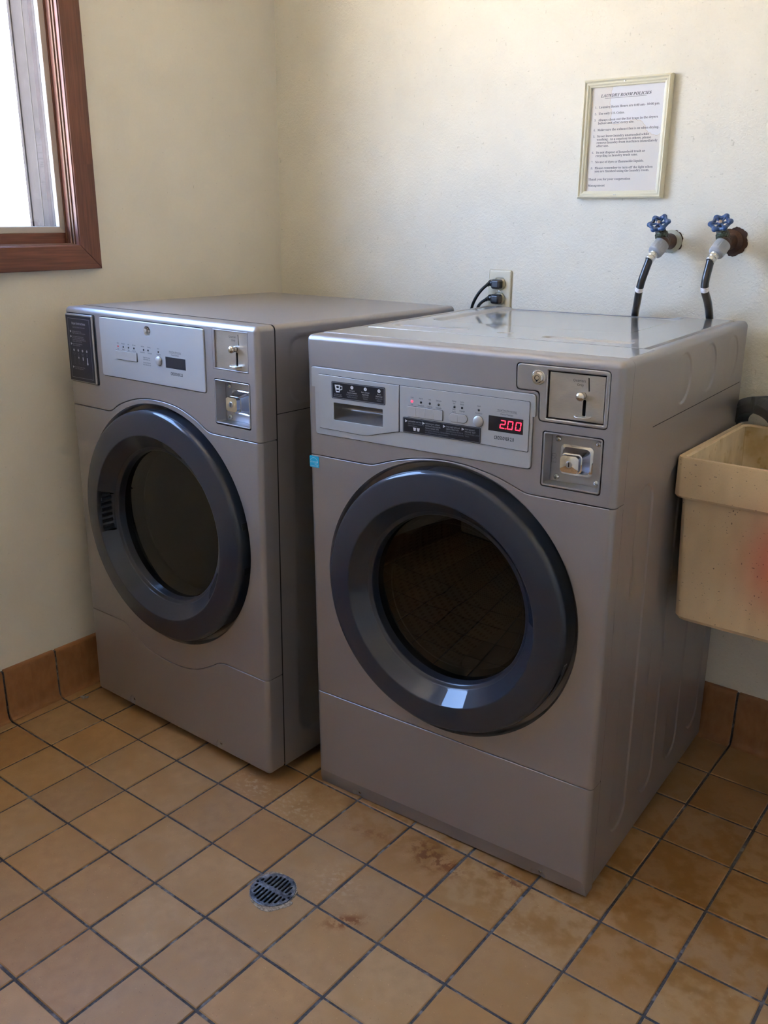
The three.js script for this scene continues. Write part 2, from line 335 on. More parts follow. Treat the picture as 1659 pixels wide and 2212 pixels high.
  // cove base tiles: profile in (out, up), swept along the wall
  const coveTex = dataTex(1024, 512, (x, y, o) => { const m = fbm(x / 70, y / 70, 4), v = m * 12 + noise2(x / 3, y / 3) * 2.5; o[0] = 150 + v; o[1] = 104 + v; o[2] = 66 + v * 0.9; }, true);
  coveTex.repeat.set(2.1, 2.1);
  const coveMat = phy({ map: coveTex, roughness: 0.4 });
  const prof = (H) => { const s = new THREE.Shape(); s.moveTo(0, -0.006); s.lineTo(0.0265, -0.006); s.lineTo(0.0265, 0.0005); s.quadraticCurveTo(0.0125, 0.003, 0.0118, 0.022); s.lineTo(0.0118, H - 0.012); s.quadraticCurveTo(0.0118, H - 0.001, 0.004, H); s.lineTo(0, H); s.closePath(); return s; };
  const coveGeo = (H, len) => new THREE.ExtrudeGeometry(prof(H), { depth: len - 0.0024, bevelEnabled: true, bevelThickness: 0.0012, bevelSize: 0.001, bevelOffset: -0.001, bevelSegments: 1, curveSegments: 5 }).translate(0, 0, -len / 2 + 0.0012);
  const left = struct('baseboard_left', metricUV(box(XW, -0.005, ZW, XW + 0.0085, 0.143, ZF)), groutMat);
  const gl = crease(coveGeo(0.146, PZ - 0.0058), 0.5); metricUV(gl);
  for (let j = -15; j < 7; j++) { const t = part('cove_tile', gl, coveMat, left); t.position.set(XW, (rnd() - 0.5) * 0.0016, -(j + 0.5) * PZ); }
  const back = struct('baseboard_back', metricUV(box(XW + 0.0085, -0.005, ZW, XR, 0.149, ZW + 0.0085)), groutMat);
  const gb = crease(coveGeo(0.152, PX - 0.0058), 0.5).rotateY(-Math.PI / 2); metricUV(gb);
  for (let i = 0; i < 19; i++) { const t = part('cove_tile', gb, coveMat, back); t.position.set((i + 0.5) * PX, (rnd() - 0.5) * 0.0016, ZW); }
}

// ---------------------------------------------------------------- machines
const W0 = 0.6859;          // width of both machines
function machine(name, label, category, c, A) {
  const t = thing(name, label, category);
  const m = new THREE.Matrix4().makeBasis(V3(...A[0]), V3(...A[1]), V3(...A[2])).setPosition(...c);
  m.decompose(t.position, t.quaternion, t.scale); t.scale.set(1, 1, 1); return t;
}
// side and top sheet of a cabinet, swept along its cross-section; disp(face, u, t) pushes a point inwards
function cabinetSheet(w, y0, h, r, t0, t1, hd, disp, stepR, stepT) {
  const path = [], line = (f, ax, ay, bx, by, nx, ny, n) => { for (let i = 0; i <= n; i++) { const k = i / n; path.push([f, lerp(ax, bx, k), lerp(ay, by, k), nx, ny]); } };
  const arc = (cx, a0, a1) => { for (let i = 1; i < 8; i++) { const a = lerp(a0, a1, i / 8); path.push(['arc', cx + r * Math.cos(a), h - r + r * Math.sin(a), Math.cos(a), Math.sin(a)]); } };
  line('left', -w / 2, y0, -w / 2, h - r, -1, 0, 12); arc(-w / 2 + r, Math.PI, Math.PI / 2);
  line('top', -w / 2 + r, h, w / 2 - r, h, 0, 1, 60); arc(w / 2 - r, Math.PI / 2, 0);
  line('right', w / 2, h - r, w / 2, y0, 1, 0, Math.round((h - r - y0) / stepR));
  const nt = Math.round((t1 - t0) / stepT), P = [], I = [], n = nt + 1;
  for (const [f, x, y, nx, ny] of path) for (let k = 0; k <= nt; k++) { const t = lerp(t0, t1, k / nt), d = disp(f, f === 'top' ? x : y, t); P.push(x - nx * d, y - ny * d, hd - t); }
  for (let a = 0; a < path.length - 1; a++) for (let k = 0; k < nt; k++) { const i = a * n + k; I.push(i, i + 1, i + n + 1, i, i + n + 1, i + n); }
  const g = new THREE.BufferGeometry(); g.setAttribute('position', new THREE.Float32BufferAttribute(P, 3)); g.setIndex(I); g.computeVertexNormals();
  g.setAttribute('uv', new THREE.Float32BufferAttribute(new Float32Array(P.length / 3 * 2), 2)); return g;
}
// signed distance to a rounded box
const sdRound = (x, y, cx, cy, hx, hy, r) => { const qx = Math.abs(x - cx) - hx + r, qy = Math.abs(y - cy) - hy + r; return Math.hypot(Math.max(qx, 0), Math.max(qy, 0)) + Math.min(Math.max(qx, qy), 0) - r; };
const dent = (d, depth, edge) => depth * (1 - smooth(d, -edge, 0));
function band(pts, up) {    // region of the front above (up) or below a seam polyline
  const Y = up ? 1.6 : -0.6; return poly([[-0.3, Y], ...pts, [1.0, Y]]);
}
const spl = (pts, n = 48) => new THREE.SplineCurve(pts.map((p) => V2(...p))).getPoints(n).map((p) => [p.x, p.y]);
const shiftY = (pts, d) => pts.map(([x, y]) => [x, y + d]);
// place geometry built in front coordinates (X from the left edge, Y up, z from the front plane)
const put = (g, hd) => g.translate(-W0 / 2, 0, hd);

function text(c, s, x, y, size, { font = 'sans-serif', align = 'center', color = '#3a3c40', style = '', sx = 1 } = {}) { c.save(); c.translate(x, y); c.scale(sx, 1); c.font = `${style} ${size}px ${font}`; c.textAlign = align; c.textBaseline = 'alphabetic'; c.fillStyle = color; c.fillText(s, 0, 0); c.restore(); }

function screwHead(r, h = 0.003) {   // dome with a cross slot, facing +z
  const dome = latheZ([[0, h], [r * 0.55, h * 0.9], [r * 0.9, h * 0.5], [r, 0], [r, -0.001], [0, -0.001]].reverse(), 20);
  return geoOf(cut(dome, box(-r * 0.5, -r * 0.1, h * 0.4, r * 0.5, r * 0.1, h * 1.2), box(-r * 0.1, -r * 0.5, h * 0.4, r * 0.1, r * 0.5, h * 1.2)));
}
function faceplateTex(tint) {
  const W = 768, H = 604, a = tileNoise(1024, 300), b = tileNoise(1024, 7);
  return canvas(W, H, (c) => {
    const im = c.createImageData(W, H);
    for (let y = 0; y < H; y++) for (let x = 0; x < W; x++) { const v = 226 + (a(x / 12, y * 1.2) - 0.5) * 10 + (b(x, y) - 0.5) * 16, i = (y * W + x) * 4; im.data[i] = v; im.data[i + 1] = v - 3; im.data[i + 2] = v - 7; im.data[i + 3] = 255; }
    c.putImageData(im, 0, 0);
    text(c, 'Quarters', W * 0.54, H * 0.155, 44, { color: '#3c3c3c' }); text(c, 'Only', W * 0.56, H * 0.245, 44, { color: '#3c3c3c' });
  });
}
const plateTex = faceplateTex();
const coinPlateMat = phy({ map: plateTex, color: lin(0.72, 0.7, 0.66), roughness: 0.34, metalness: 0.85 });

// coin slide plate: (x0, y0) is its lower left corner in front coordinates
function coinPlate(parent, hd, ax, ay, zf) {
  const x0 = 0.5502, y0 = 0.9772, put = (g, h) => g.translate(ax - x0 - W0 / 2, ay - y0, h);
  const w = 0.1015, h = 0.0795, sx = x0 + 0.0725, mx = x0 + 0.066;
  const sh = rrect(x0, y0, x0 + w, y0 + h, 0.0008);
  const s1 = poly([[sx - 0.0022, y0 + h - 0.0045], [sx - 0.0002, y0 + h - 0.0045], [sx + 0.0018, y0 + h - 0.0275], [sx - 0.0002, y0 + h - 0.0275]], true); sh.holes.push(s1);
  sh.holes.push(rrect(mx - 0.0031, y0 + 0.0085, mx + 0.0031, y0 + 0.0375, 0.003, true));
  const plate = part('faceplate', put(planarUV(ext(sh, 0.003, zf, 0.0004), x0, y0, x0 + w, y0 + h), hd), coinPlateMat, parent, 'brushed steel coin plate reading Quarters Only');
  part('slot_shadow', put(rbox(x0 + 0.004, y0 + 0.004, zf - 0.008, x0 + w - 0.004, y0 + h - 0.003, zf - 0.0035, 0.001), hd), M.blackHole, plate);
  const kn = latheZ([[0, 0], [0.0062, 0], [0.0062, 0.0035], [0.0048, 0.005], [0.0048, 0.0085], [0.0066, 0.0088], ...Array.from({ length: 12 }, (_, i) => { const a = -0.5 + (i / 11) * (Math.PI / 2 + 0.5); return [0.0078 * Math.cos(a), 0.0128 + 0.0056 * Math.sin(a)]; })].reverse(), 48);
  part('coin_return_knob', put(kn.translate(x0 + 0.0632, y0 + 0.0442, zf), hd), M.polished, plate);
  const cup = merged([tube([V3(mx - 0.013, y0 + 0.0085, zf - 0.001), V3(mx - 0.0135, y0 + 0.0085, zf + 0.007), V3(mx - 0.009, y0 + 0.008, zf + 0.0115), V3(mx, y0 + 0.0078, zf + 0.013), V3(mx + 0.009, y0 + 0.008, zf + 0.0115), V3(mx + 0.0135, y0 + 0.0085, zf + 0.007), V3(mx + 0.013, y0 + 0.0085, zf - 0.001)], 0.0013, 32, 8),
    ext(poly([[mx - 0.0125, 0], [mx + 0.0125, 0], [mx + 0.008, 0.012], [mx - 0.008, 0.012]]), 0.0012, 0.0006, 0.0003).rotateX(Math.PI / 2).translate(0, y0 + 0.0078, zf)]);
  part('coin_cup', put(cup, hd), M.steel, plate);
  return plate;
}
// coin vault: recessed frame with a back plate, screws and the chrome lock box
const vaultPlateTex = canvas(512, 512, (c, w, h) => {
  c.fillStyle = '#e4e4e8'; c.fillRect(0, 0, w, h);
  c.save(); c.translate(60, 330); c.rotate(-Math.PI / 2); text(c, 'ESD', 0, 0, 58, { align: 'left', color: '#c2c2c6' }); c.restore();
  c.save(); c.translate(470, 340); c.rotate(-Math.PI / 2); text(c, 'U.S.A.', 0, 0, 44, { align: 'left', color: '#cecdd2' }); c.restore();
});
const vaultPlateMat = phy({ map: vaultPlateTex, color: lin(0.62, 0.62, 0.64), roughness: 0.3, metalness: 0.85 });
const screwGeo = screwHead(0.0058, 0.0042);
function vault(parent, hd, x0, y0, x1, y1, bx, by) {
  const t = 0.0032, d = 0.03;
  const outer = rrect(x0, y0, x1, y1, 0.0045); outer.holes.push(rrect(x0 + t, y0 + t, x1 - t, y1 - t, 0.002, true));
  const frame = part('coin_vault', put(ext(outer, d, 0.001, 0.0008), hd), M.zinc, parent, 'recessed metal coin vault with a chrome lock box');
  const back = part('vault_plate', put(planarUV(ext(rrect(x0 + 0.001, y0 + 0.001, x1 - 0.001, y1 - 0.001, 0.001), 0.004, -d, 0), x0, y0, x1, y1), hd), vaultPlateMat, frame);
  for (const [sx, sy] of [[x0 + 0.0155, y1 - 0.0165], [x1 - 0.0185, y1 - 0.0165], [x0 + 0.0155, y0 + 0.0105], [x1 - 0.0185, y0 + 0.0105]]) { const s = part('vault_screw', screwGeo, M.screw, frame); s.position.set(sx - W0 / 2, sy, hd - d); }
  // tapered chrome box with rounded corners, lofted
  const loop = (hw, hh, r, z) => { const out = []; for (let k = 0; k < 4; k++) { const sx = [1, -1, -1, 1][k], sy = [1, 1, -1, -1][k]; for (let i = 0; i <= 8; i++) { const a = k * Math.PI / 2 + (i / 8) * Math.PI / 2; out.push([bx + sx * (hw - r) + r * Math.cos(a), by + sy * (hh - r) + r * Math.sin(a), z]); } } return out; };
  const rings = [[0.031, 0.0275, 0.008, -d + 0.0002], [0.0285, 0.025, 0.008, -d + 0.002], [0.0265, 0.0232, 0.0085, -d + 0.0024], [0.0258, 0.0224, 0.0085, -d + 0.004], [0.0195, 0.0175, 0.008, -0.009], [0.0178, 0.0158, 0.0072, -0.0085], [0.0177, 0.0157, 0.0072, 0.0002], [0.0172, 0.0152, 0.007, 0.0016], [0.0155, 0.0135, 0.0058, 0.0024]].map((q) => loop(...q));
  const P = [], I = [], n = rings[0].length; rings.forEach((r) => r.forEach((p) => P.push(...p)));
  for (let a = 0; a < rings.length - 1; a++) for (let i = 0; i < n; i++) { const j = (i + 1) % n; I.push(a * n + i, a * n + j, a * n + n + j, a * n + i, a * n + n + j, a * n + n + i); }
  const last = (rings.length - 1) * n, c0 = P.length / 3; P.push(bx, by, 0.0025); for (let i = 0; i < n; i++) I.push(last + i, last + (i + 1) % n, c0);
  const g = new THREE.BufferGeometry(); g.setAttribute('position', new THREE.Float32BufferAttribute(P, 3)); g.setIndex(I); g.computeVertexNormals();
  const gg = crease(g, 0.45); planarUV(gg, 0, 0, 1, 1);
  part('lock_box', put(gg, hd), M.chrome, frame);
  part('key_cylinder', put(geoOf(cut(latheZ([[0, 0.0036], [0.0055, 0.0036], [0.0062, 0.003], [0.0062, 0.001], [0, 0.001]].reverse(), 28).translate(bx, by, 0), box(bx - 0.0011, by - 0.0042, 0.0015, bx + 0.0011, by + 0.0042, 0.006))), hd), M.zinc, frame);
  part('keyhole', put(box(bx - 0.0011, by - 0.0042, 0.0025, bx + 0.0011, by + 0.0042, 0.0027), hd), M.blackHole, frame);
  return frame;
}
const segs = { 2: 'abged', 0: 'abcdef' };
function digit(ch, x, y, w, h, z) {
  const t = w * 0.145, g = 0.0006, sl = 0.0018, S = { a: [[g, h], [w - g, h], [w - g - t, h - t], [g + t, h - t]], d: [[g, 0], [g + t, t], [w - g - t, t], [w - g, 0]], f: [[0, h - g], [t, h - g - t], [t, h / 2 + g + t / 3], [0, h / 2 + g]], e: [[0, g], [0, h / 2 - g], [t, h / 2 - g - t / 3], [t, g + t]], b: [[w, h - g], [w, h / 2 + g], [w - t, h / 2 + g + t / 3], [w - t, h - g - t]], c: [[w, g], [w - t, g + t], [w - t, h / 2 - g - t / 3], [w, h / 2 - g]], g: [[g, h / 2], [t, h / 2 + t / 2], [w - t, h / 2 + t / 2], [w - g, h / 2], [w - t, h / 2 - t / 2], [t, h / 2 - t / 2]] };
  return merged([...segs[ch]].map((k) => ext(poly(S[k].map(([a, b]) => [x + a + (b / h) * sl, y + b])), 0.0006, z, 0)));
}
const ledGeo = (x, y, z = 0.0052, r = 0.0023) => latheZ([[r, 0], [r, 0.0004], [r * 0.7, 0.001], [0, 0.0013]], 16).translate(x, y, z - 0.0008);

function ringProfile(R, zo, rl, zl, rc) {
  const fil = []; for (let i = 0; i <= 8; i++) { const a = (i / 8) * 1.45; fil.push([R - 0.008 + 0.0115 * Math.cos(a), zo - 0.0115 + 0.0115 * Math.sin(a)]); }
  const lip = []; for (let i = 0; i <= 6; i++) { const a = 1.55 + (i / 6) * 1.0; lip.push([rl + 0.0025 + 0.0045 * Math.cos(a), zl - 0.0045 + 0.0045 * Math.sin(a)]); }
  const [le, ze] = lip[6], m = (k) => [lerp(le, rc, k), lerp(ze, 0.001, k)], cone = [m(0), m(0.06), m(0.5), m(0.94), m(1)];
  return { R, zo, rl, zl, rc, cone,
    outer: [[R - 0.004, -0.026], [R + 0.004, -0.0255], [R + 0.0042, -0.023], [R + 0.0038, -0.002], [R + 0.0036, zo - 0.013], ...fil, [R - 0.009, zo + 0.0003], [lerp(R, rl, 0.5), lerp(zo, zl, 0.5) + 0.0012], [rl + 0.0035, zl]],
    lipCone: [...lip, ...cone.slice(1)], inner: [[rc - 0.0012, 0], [rc - 0.002, -0.002], [rc - 0.002, -0.026], [R - 0.004, -0.026]] };
}
function doorRing(cx, cy, ...q) { const p = ringProfile(...q); return latheZ([...p.outer, ...p.lipCone, ...p.inner].reverse(), 192).translate(cx, cy, 0); }

// ================================================================ washing machine
{
  const hd = 0.37035, H = 1.0842, r = 0.012;
  const t = machine('washing_machine', 'grey front-loading washing machine with a lit red price display, nearer the sink', 'washing machine', [1.1358, 0, -0.6938], [[0.99920, 0.01096, -0.03838], [-0.01076, 0.99993, 0.00541], [0.03844, -0.00499, 0.99925]]);
  const cx = 0.3425, cy = 0.5702;
  const B = () => new RoundedBoxGeometry(W0, H + 0.05, 2 * hd, 5, r).translate(W0 / 2, (H - 0.05) / 2, -hd);
  const seam = [[-0.3, 0.8304], [0.152, 0.8304], ...spl([[0.16, 0.8306], [0.175, 0.8335], [0.2247, 0.8495], [0.285, 0.8625], [0.3425, 0.8668], [0.4, 0.8633], [0.46, 0.8505], [0.506, 0.834], [0.52, 0.8308]], 60), [0.53, 0.8304], [1, 0.8304]];
  const g2 = 0.0009, depth = 0.042;
  const prism = (pts, up) => ext(band(pts, up), depth, 0.0003, 0.002, 3);
  const bez = [[0.0145, 1.0195, 0.006], [0.0145, 0.9775, 0.0012], [0.0225, 0.9775, 0.0006], [0.0225, 0.8785, 0.008], [0.5235, 0.8785, 0.008], [0.5235, 0.9745, 0.0006], [0.528, 0.9745, 0.0012], [0.5277, 1.015, 0.008]];
  const grow = (pts, d, c = [0.27, 0.95]) => pts.map(([x, y, q]) => [x + Math.sign(x - c[0]) * d, y + Math.sign(y - c[1]) * d, q]);
  const coin = [[0.4874, 1.0672, 0.008], [0.4885, 1.0215, 0.008], [0.5335, 1.0215, 0.008], [0.5345, 0.969, 0.008], [0.6612, 0.969, 0.008], [0.6612, 1.0672, 0.008]];
  const coinBig = [[0.486, 1.0686, 0.009], [0.487, 1.0201, 0.009], [0.5321, 1.0201, 0.009], [0.5331, 0.9676, 0.009], [0.6626, 0.9676, 0.009], [0.6626, 1.0686, 0.009]];
  let up = csg(B(), prism(shiftY(seam, g2), true), INTERSECTION);
  up = cut(up, ext(roundPoly(grow(bez, 0.0011), 0.002), 0.012, 0.006, 0), ext(roundPoly(coinBig, 0.002), 0.03, 0.006, 0), ext(rrect(0.072, 0.912, 0.2, 0.953, 0.002), 0.06, 0.006, 0), ext(rrect(0.543, 0.8508, 0.658, 0.9528, 0.0055), 0.06, 0.006, 0));
  part('upper_panel', put(geoOf(up), hd), M.body, t);
  const seam2 = [[-0.3, 0.2612], [1, 0.2612]];
  let mid = csg(B(), ext(poly([[-0.3, 0.2612 + g2], ...shiftY(seam, -g2), [1, 0.2612 + g2]]), depth, 0.0003, 0.002, 3), INTERSECTION);
  const Rh = 0.2895;
  mid = cut(mid, latheZ([[0, -0.03], [Rh, -0.03], [Rh, -0.0055], [Rh + 0.003, -0.001], [Rh + 0.006, 0.002], [0, 0.002]], 128).translate(cx, cy, 0), new THREE.CylinderGeometry(0.186, 0.186, 0.2, 64).rotateX(Math.PI / 2).translate(cx, cy, 0));
  part('front_panel', put(geoOf(mid), hd), M.body, t);
  let kick = csg(B(), prism(shiftY(seam2, -g2), false), INTERSECTION);
  const wedge = ext(poly([[0.004, 0.0605], [0.004, -0.1], [-0.03, -0.1], [-0.014, -0.001]].map(([z, y]) => [-z, y])), 1, 0.5, 0).rotateY(Math.PI / 2).translate(W0 / 2, 0, 0);
  const notch = (x) => new THREE.SphereGeometry(0.017, 24, 16).scale(1, 0.85, 0.42).translate(x, 0.0125, -0.0085);
  kick = cut(kick, wedge, box(-0.1, -0.2, -0.9, 0.9, 0.006, 0.1), notch(0.1106), notch(0.5803));
  part('kick_panel', put(geoOf(kick), hd), M.body, t);
  for (const x of [0.1106, 0.5803]) { const s = part('kick_screw', screwHead(0.0042, 0.003), M.screw, t); s.position.set(x - W0 / 2 + 0.002, 0.0155, hd - 0.0158); }
  for (const [x, z] of [[0.05, -0.06], [0.63, -0.06], [0.05, -0.69], [0.63, -0.69]]) part('foot', put(lathe([[0, 0], [0.02, 0], [0.022, 0.004], [0.018, 0.01], [0.008, 0.011], [0.008, 0.03], [0, 0.03]], 20).translate(x, 0, z), hd), M.rubber, t);

  // cabinet sheet
  const pills = [0.156, 0.319, 0.482, 0.645], discs = [0.309, 0.472, 0.635];
  const side = (y, q) => {
    let d = 0;
    for (const c of pills) d = Math.max(d, dent(sdRound(q, y, c, 0.46, 0.044, 0.38, 0.044), 0.003, 0.004));
    for (const c of discs) d = Math.max(d, dent(sdRound(q, y, c, 1.0145, 0.05, 0.05, 0.05), 0.0024, 0.0035) * smooth(q, c - 0.035, c + 0.02));
    return d;
  };
  part('cabinet', cabinetSheet(W0, 0.016, H, r, depth + 0.0003, 2 * hd, hd, (f, u, q) => (f === 'right' ? side(u, q) : f === 'top' ? (q > 0.168 && Math.abs(u) < 0.312 ? 0.018 : 0) : 0), 0.0022, 0.0024), M.body, t);
  part('fold_line', put(box(W0 - 0.0004, 0.9467, -0.727, W0 + 0.00025, 0.9481, -0.158), hd), M.seam, t);
  part('back_panel', put(box(0.002, 0.016, -2 * hd, W0 - 0.002, H - 0.004, -2 * hd + 0.002), hd), M.zinc, t);
  for (const [a, b] of [[0.02, 0.27], [0.83, 0.905], [0.96, H - 0.006]]) part('inner_frame', put(box(0.004, a, -0.06, W0 - 0.004, b, -0.046), hd), M.seam, t);
  // lid with pressed slots and a recessed field
  {
    const x0 = -0.3115, x1 = 0.3135, q0 = 0.1695, q1 = 0.735, nx = 260, nq = 280, P = [], I = [];
    const f = (x, q) => {
      const X = x + W0 / 2; let d = 0;
      d = Math.max(d, dent(sdRound(X, q, 0.15, 0.238, 0.094, 0.0155, 0.0155), 0.010, 0.009));
      d = Math.max(d, dent(sdRound(X, q, 0.5185, 0.226, 0.094, 0.0155, 0.0155), 0.010, 0.009));
      d = Math.max(d, dent(sdRound(X, q, 0.3345, 0.238, 0.016, 0.011, 0.011), 0.009, 0.007));
      d = Math.max(d, dent(sdRound(X, q, 0.305, 0.55, 0.245, 0.195, 0.05), 0.008, 0.018));
      d += 0.012 * (1 - smooth(Math.min(x - x0, x1 - x, q - q0, q1 - q), -0.0001, 0.0022));
      return d;
    };
    for (let i = 0; i <= nx; i++) for (let k = 0; k <= nq; k++) { const x = lerp(x0, x1, i / nx), q = lerp(q0, q1, k / nq); P.push(x, H + 0.0012 - f(x, q), hd - q); }
    for (let i = 0; i < nx; i++) for (let k = 0; k < nq; k++) { const a = i * (nq + 1) + k; I.push(a, a + nq + 2, a + 1, a, a + nq + 1, a + nq + 2); }
    const g = new THREE.BufferGeometry(); g.setAttribute('position', new THREE.Float32BufferAttribute(P, 3)); g.setIndex(I); g.computeVertexNormals(); g.setAttribute('uv', new THREE.Float32BufferAttribute(new Float32Array(P.length / 3 * 2), 2));
    part('lid', merged([g, box(x0 + 0.001, H - 0.016, hd - q1 + 0.001, x1 - 0.001, H - 0.0115, hd - q0 - 0.001)]), M.lid, t, 'glossy grey lid with pressed slots and a sunken field');
    part('top_strip', put(rbox(0.012, H - 0.004, -0.167, W0 - 0.012, H + 0.0009, -0.0445, 0.0012), hd), M.lid, t);
  }

  // control bezel, dispenser drawer, control plate
  const bezShape = roundPoly(bez, 0.002); bezShape.holes.push(rrect(0.0738, 0.9145, 0.198, 0.9505, 0.0015, true));
  const bezel = part('control_bezel', put(ext(bezShape, 0.014, 0.0028, 0.0014, 3), hd), M.silver, t, 'silver control bezel');
  const drawerShape = roundPoly([[0.0352, 1.0055, 0.001], [0.0352, 0.8935, 0.003], [0.158, 0.891, 0.02], [0.19, 0.9, 0.02], [0.236, 0.9105, 0.001], [0.2368, 1.0018, 0.001]], 0.001);
  drawerShape.holes.push(rrect(0.0738, 0.9145, 0.198, 0.9505, 0.0015, true));
  const drawer = part('dispenser_drawer', put(ext(drawerShape, 0.006, 0.0052, 0.0007), hd), M.silver, t, 'silver detergent drawer with a recessed handle');
  const gapShape = roundPoly([[0.0342, 1.0065], [0.0342, 0.8924], [0.158, 0.8899, 0.02], [0.19, 0.8989, 0.02], [0.238, 0.9095], [0.2386, 1.0028]], 0.002); gapShape.holes.push(rrect(0.0738, 0.9145, 0.198, 0.9505, 0.0015, true));
  part('drawer_gap', put(ext(gapShape, 0.004, 0.0031, 0), hd), M.seam, drawer);
  { // handle scoop
    const pts = []; for (let i = 0; i <= 16; i++) { const k = i / 16; pts.push([0.9505 - 0.036 * k, 0.004 - 0.026 * Math.sin(Math.PI * Math.pow(k, 0.75))]); }
    const P = [], I = []; pts.forEach(([y, z]) => { P.push(0.0738, y, z, 0.198, y, z); });
    for (let i = 0; i < 16; i++) { const a = i * 2; I.push(a, a + 2, a + 1, a + 1, a + 2, a + 3); }
    const g = new THREE.BufferGeometry(); g.setAttribute('position', new THREE.Float32BufferAttribute(P, 3)); g.setIndex(I); g.computeVertexNormals(); g.setAttribute('uv', new THREE.Float32BufferAttribute(new Float32Array(P.length / 3 * 2), 2));
    const ends = [0.0738, 0.198].map((x) => ext(poly(pts.map(([y, z]) => [-z, y])), 0.0006, 0.0003, 0).rotateY(Math.PI / 2).translate(x, 0, 0));
    part('handle_scoop', put(merged([g, ...ends]), hd), phy({ color: lin(0.34, 0.34, 0.35), metalness: 0.8, roughness: 0.26, side: THREE.DoubleSide }), drawer);
  }
  const sticker1 = canvas(1024, 276, (c, w, h) => {
    c.fillStyle = '#14141c'; c.fillRect(0, 0, w, h); c.strokeStyle = '#9a9ca4'; c.lineWidth = 6; c.strokeRect(16, 14, w - 32, h - 28);
    c.fillStyle = '#d8dade'; c.beginPath(); c.moveTo(62, 50); c.lineTo(172, 46); c.lineTo(160, 168); c.lineTo(86, 172); c.closePath(); c.fill(); c.lineWidth = 14; c.strokeStyle = '#d8dade'; c.beginPath(); c.moveTo(170, 66); c.lineTo(206, 66); c.lineTo(206, 112); c.lineTo(166, 128); c.stroke();
    c.fillStyle = '#14141c'; c.beginPath(); c.ellipse(120, 84, 28, 18, 0, 0, 7); c.fill(); c.fillRect(96, 128, 52, 24);
    text(c, 'Detergent type', 124, 212, 22, { color: '#b8bac0' }); text(c, 'Tipo de detergente', 124, 238, 20, { color: '#b8bac0' });
    [['1', 400, ['Detergent', '(liquid or powder)', 'Detergente para lavar', '(líquido o en polvo)']], ['2', 656, ['Fabric Softener', '(liquid only)', 'Suavizante', '(líquido)']], ['3', 912, ['Bleach', '(liquid only)', 'Blanqueador', '(líquido)']]].forEach(([n, x, ls]) => {
      c.fillStyle = '#dcdee2'; c.beginPath(); c.arc(x, 66, 28, 0, 7); c.fill(); text(c, n, x, 81, 42, { color: '#14141c' });
      ls.forEach((s, i) => text(c, s, x, 128 + i * 34, 28, { color: i < 2 ? '#c4c6cc' : '#8f929a', sx: 0.82 }));
    });
  });
  const sticker2 = canvas(1400, 240, (c, w, h) => {
    c.fillStyle = '#12141c'; c.fillRect(0, 0, w, h); c.strokeStyle = '#8d9098'; c.lineWidth = 5; c.strokeRect(13, 12, w - 26, h - 24);
    const col = (n, x, ls) => { c.fillStyle = '#d6d8dc'; c.beginPath(); c.moveTo(x, 36); c.lineTo(x + 46, 58); c.lineTo(x, 82); c.closePath(); c.fill(); text(c, n, x + 14, 68, 24, { color: '#12141c' }); ls.forEach(([s, e], i) => text(c, s, x + 54, 66 + i * 35, 32, { align: 'left', color: e ? '#aeb1b8' : '#7c8089', sx: 0.78 })); };
    col('1', 44, [['Load washer and close', 1], ['door. Cargue la lavadora y', 0], ['cierre la puerta.', 0]]);
    col('2', 366, [['Add detergent, softener', 1], ['and bleach into compart-', 1], ['ments as shown. Eche', 1], ['detergente, suavizante y blanqueador', 0], ['en compartimentos como se muestra.', 0]]);
    col('3', 744, [['Select wash cycle and', 1], ['options. Elija el ciclo', 1], ['para seleccionar el ciclo de', 0], ['lavado. Seleccione opciones.', 0]]);
    col('4', 1074, [['Insert payment', 1], ['and press "Start".', 1], ['Inserte el pago y pulse', 0], ['"Inicio".', 0]]);
    c.fillStyle = '#c8cad0'; for (const x of [224, 292]) { c.beginPath(); c.moveTo(x - 28, 148); c.lineTo(x + 28, 148); c.lineTo(x + 18, 200); c.lineTo(x - 18, 200); c.fill(); }
  });
  const stick = (name, tex, x0, y0, x1, y1, z, parent, label, rad = 0.0025) => part(name, put(planarUV(ext(rrect(x0, y0, x1, y1, rad), 0.0008, z, 0), x0, y0, x1, y1), hd), phy({ map: tex, roughness: 0.35 }), parent, label);
  stick('drawer_sticker', sticker1, 0.07, 0.9595, 0.2045, 0.9945, 0.0058, drawer, 'black detergent compartment sticker');

  const px0 = 0.2385, py0 = 0.9098, px1 = 0.5176, py1 = 1.0018;
  const ctrlTex = canvas(2048, 676, (c, w, h) => {
    const X = (x) => ((x - px0) / (px1 - px0)) * w, Y = (y) => (1 - (y - py0) / (py1 - py0)) * h, L = (s, x, y, z = 27, o) => text(c, s, X(x), Y(y), z, { sx: 0.9, ...o });
    c.fillStyle = '#ffffff'; c.fillRect(0, 0, w, h);
    [['Cold', 'Frío', 0.2674], ['Warm', 'Templado', 0.288], ['Hot', 'Caliente', 0.308], ['Delicate', 'Delicado', 0.328]].forEach(([a, b, x]) => { L(a, x, 0.9805); L(b, x, 0.967); });
    L('Heavy', 0.362, 0.984); L('Soil', 0.362, 0.9795); L('Muy', 0.362, 0.9685); L('Sucio', 0.362, 0.964); L('Extra', 0.3793, 0.984); L('Rinse', 0.3793, 0.9795); L('Enjuage', 0.3798, 0.967);
    L('Start', 0.4151, 0.9805); L('Comienzo', 0.4151, 0.9672);
    L('Price/Time Remaining', 0.473, 0.978, 32); L('Precio/Tiempo', 0.473, 0.971, 32); c.fillStyle = '#55585c'; c.fillRect(X(0.452), Y(0.9767), X(0.494) - X(0.452), 2.5);
    L('CROSSOVER 2.0', 0.469, 0.925, 66, { style: 'bold', color: '#16181c', sx: 0.62 });
  });
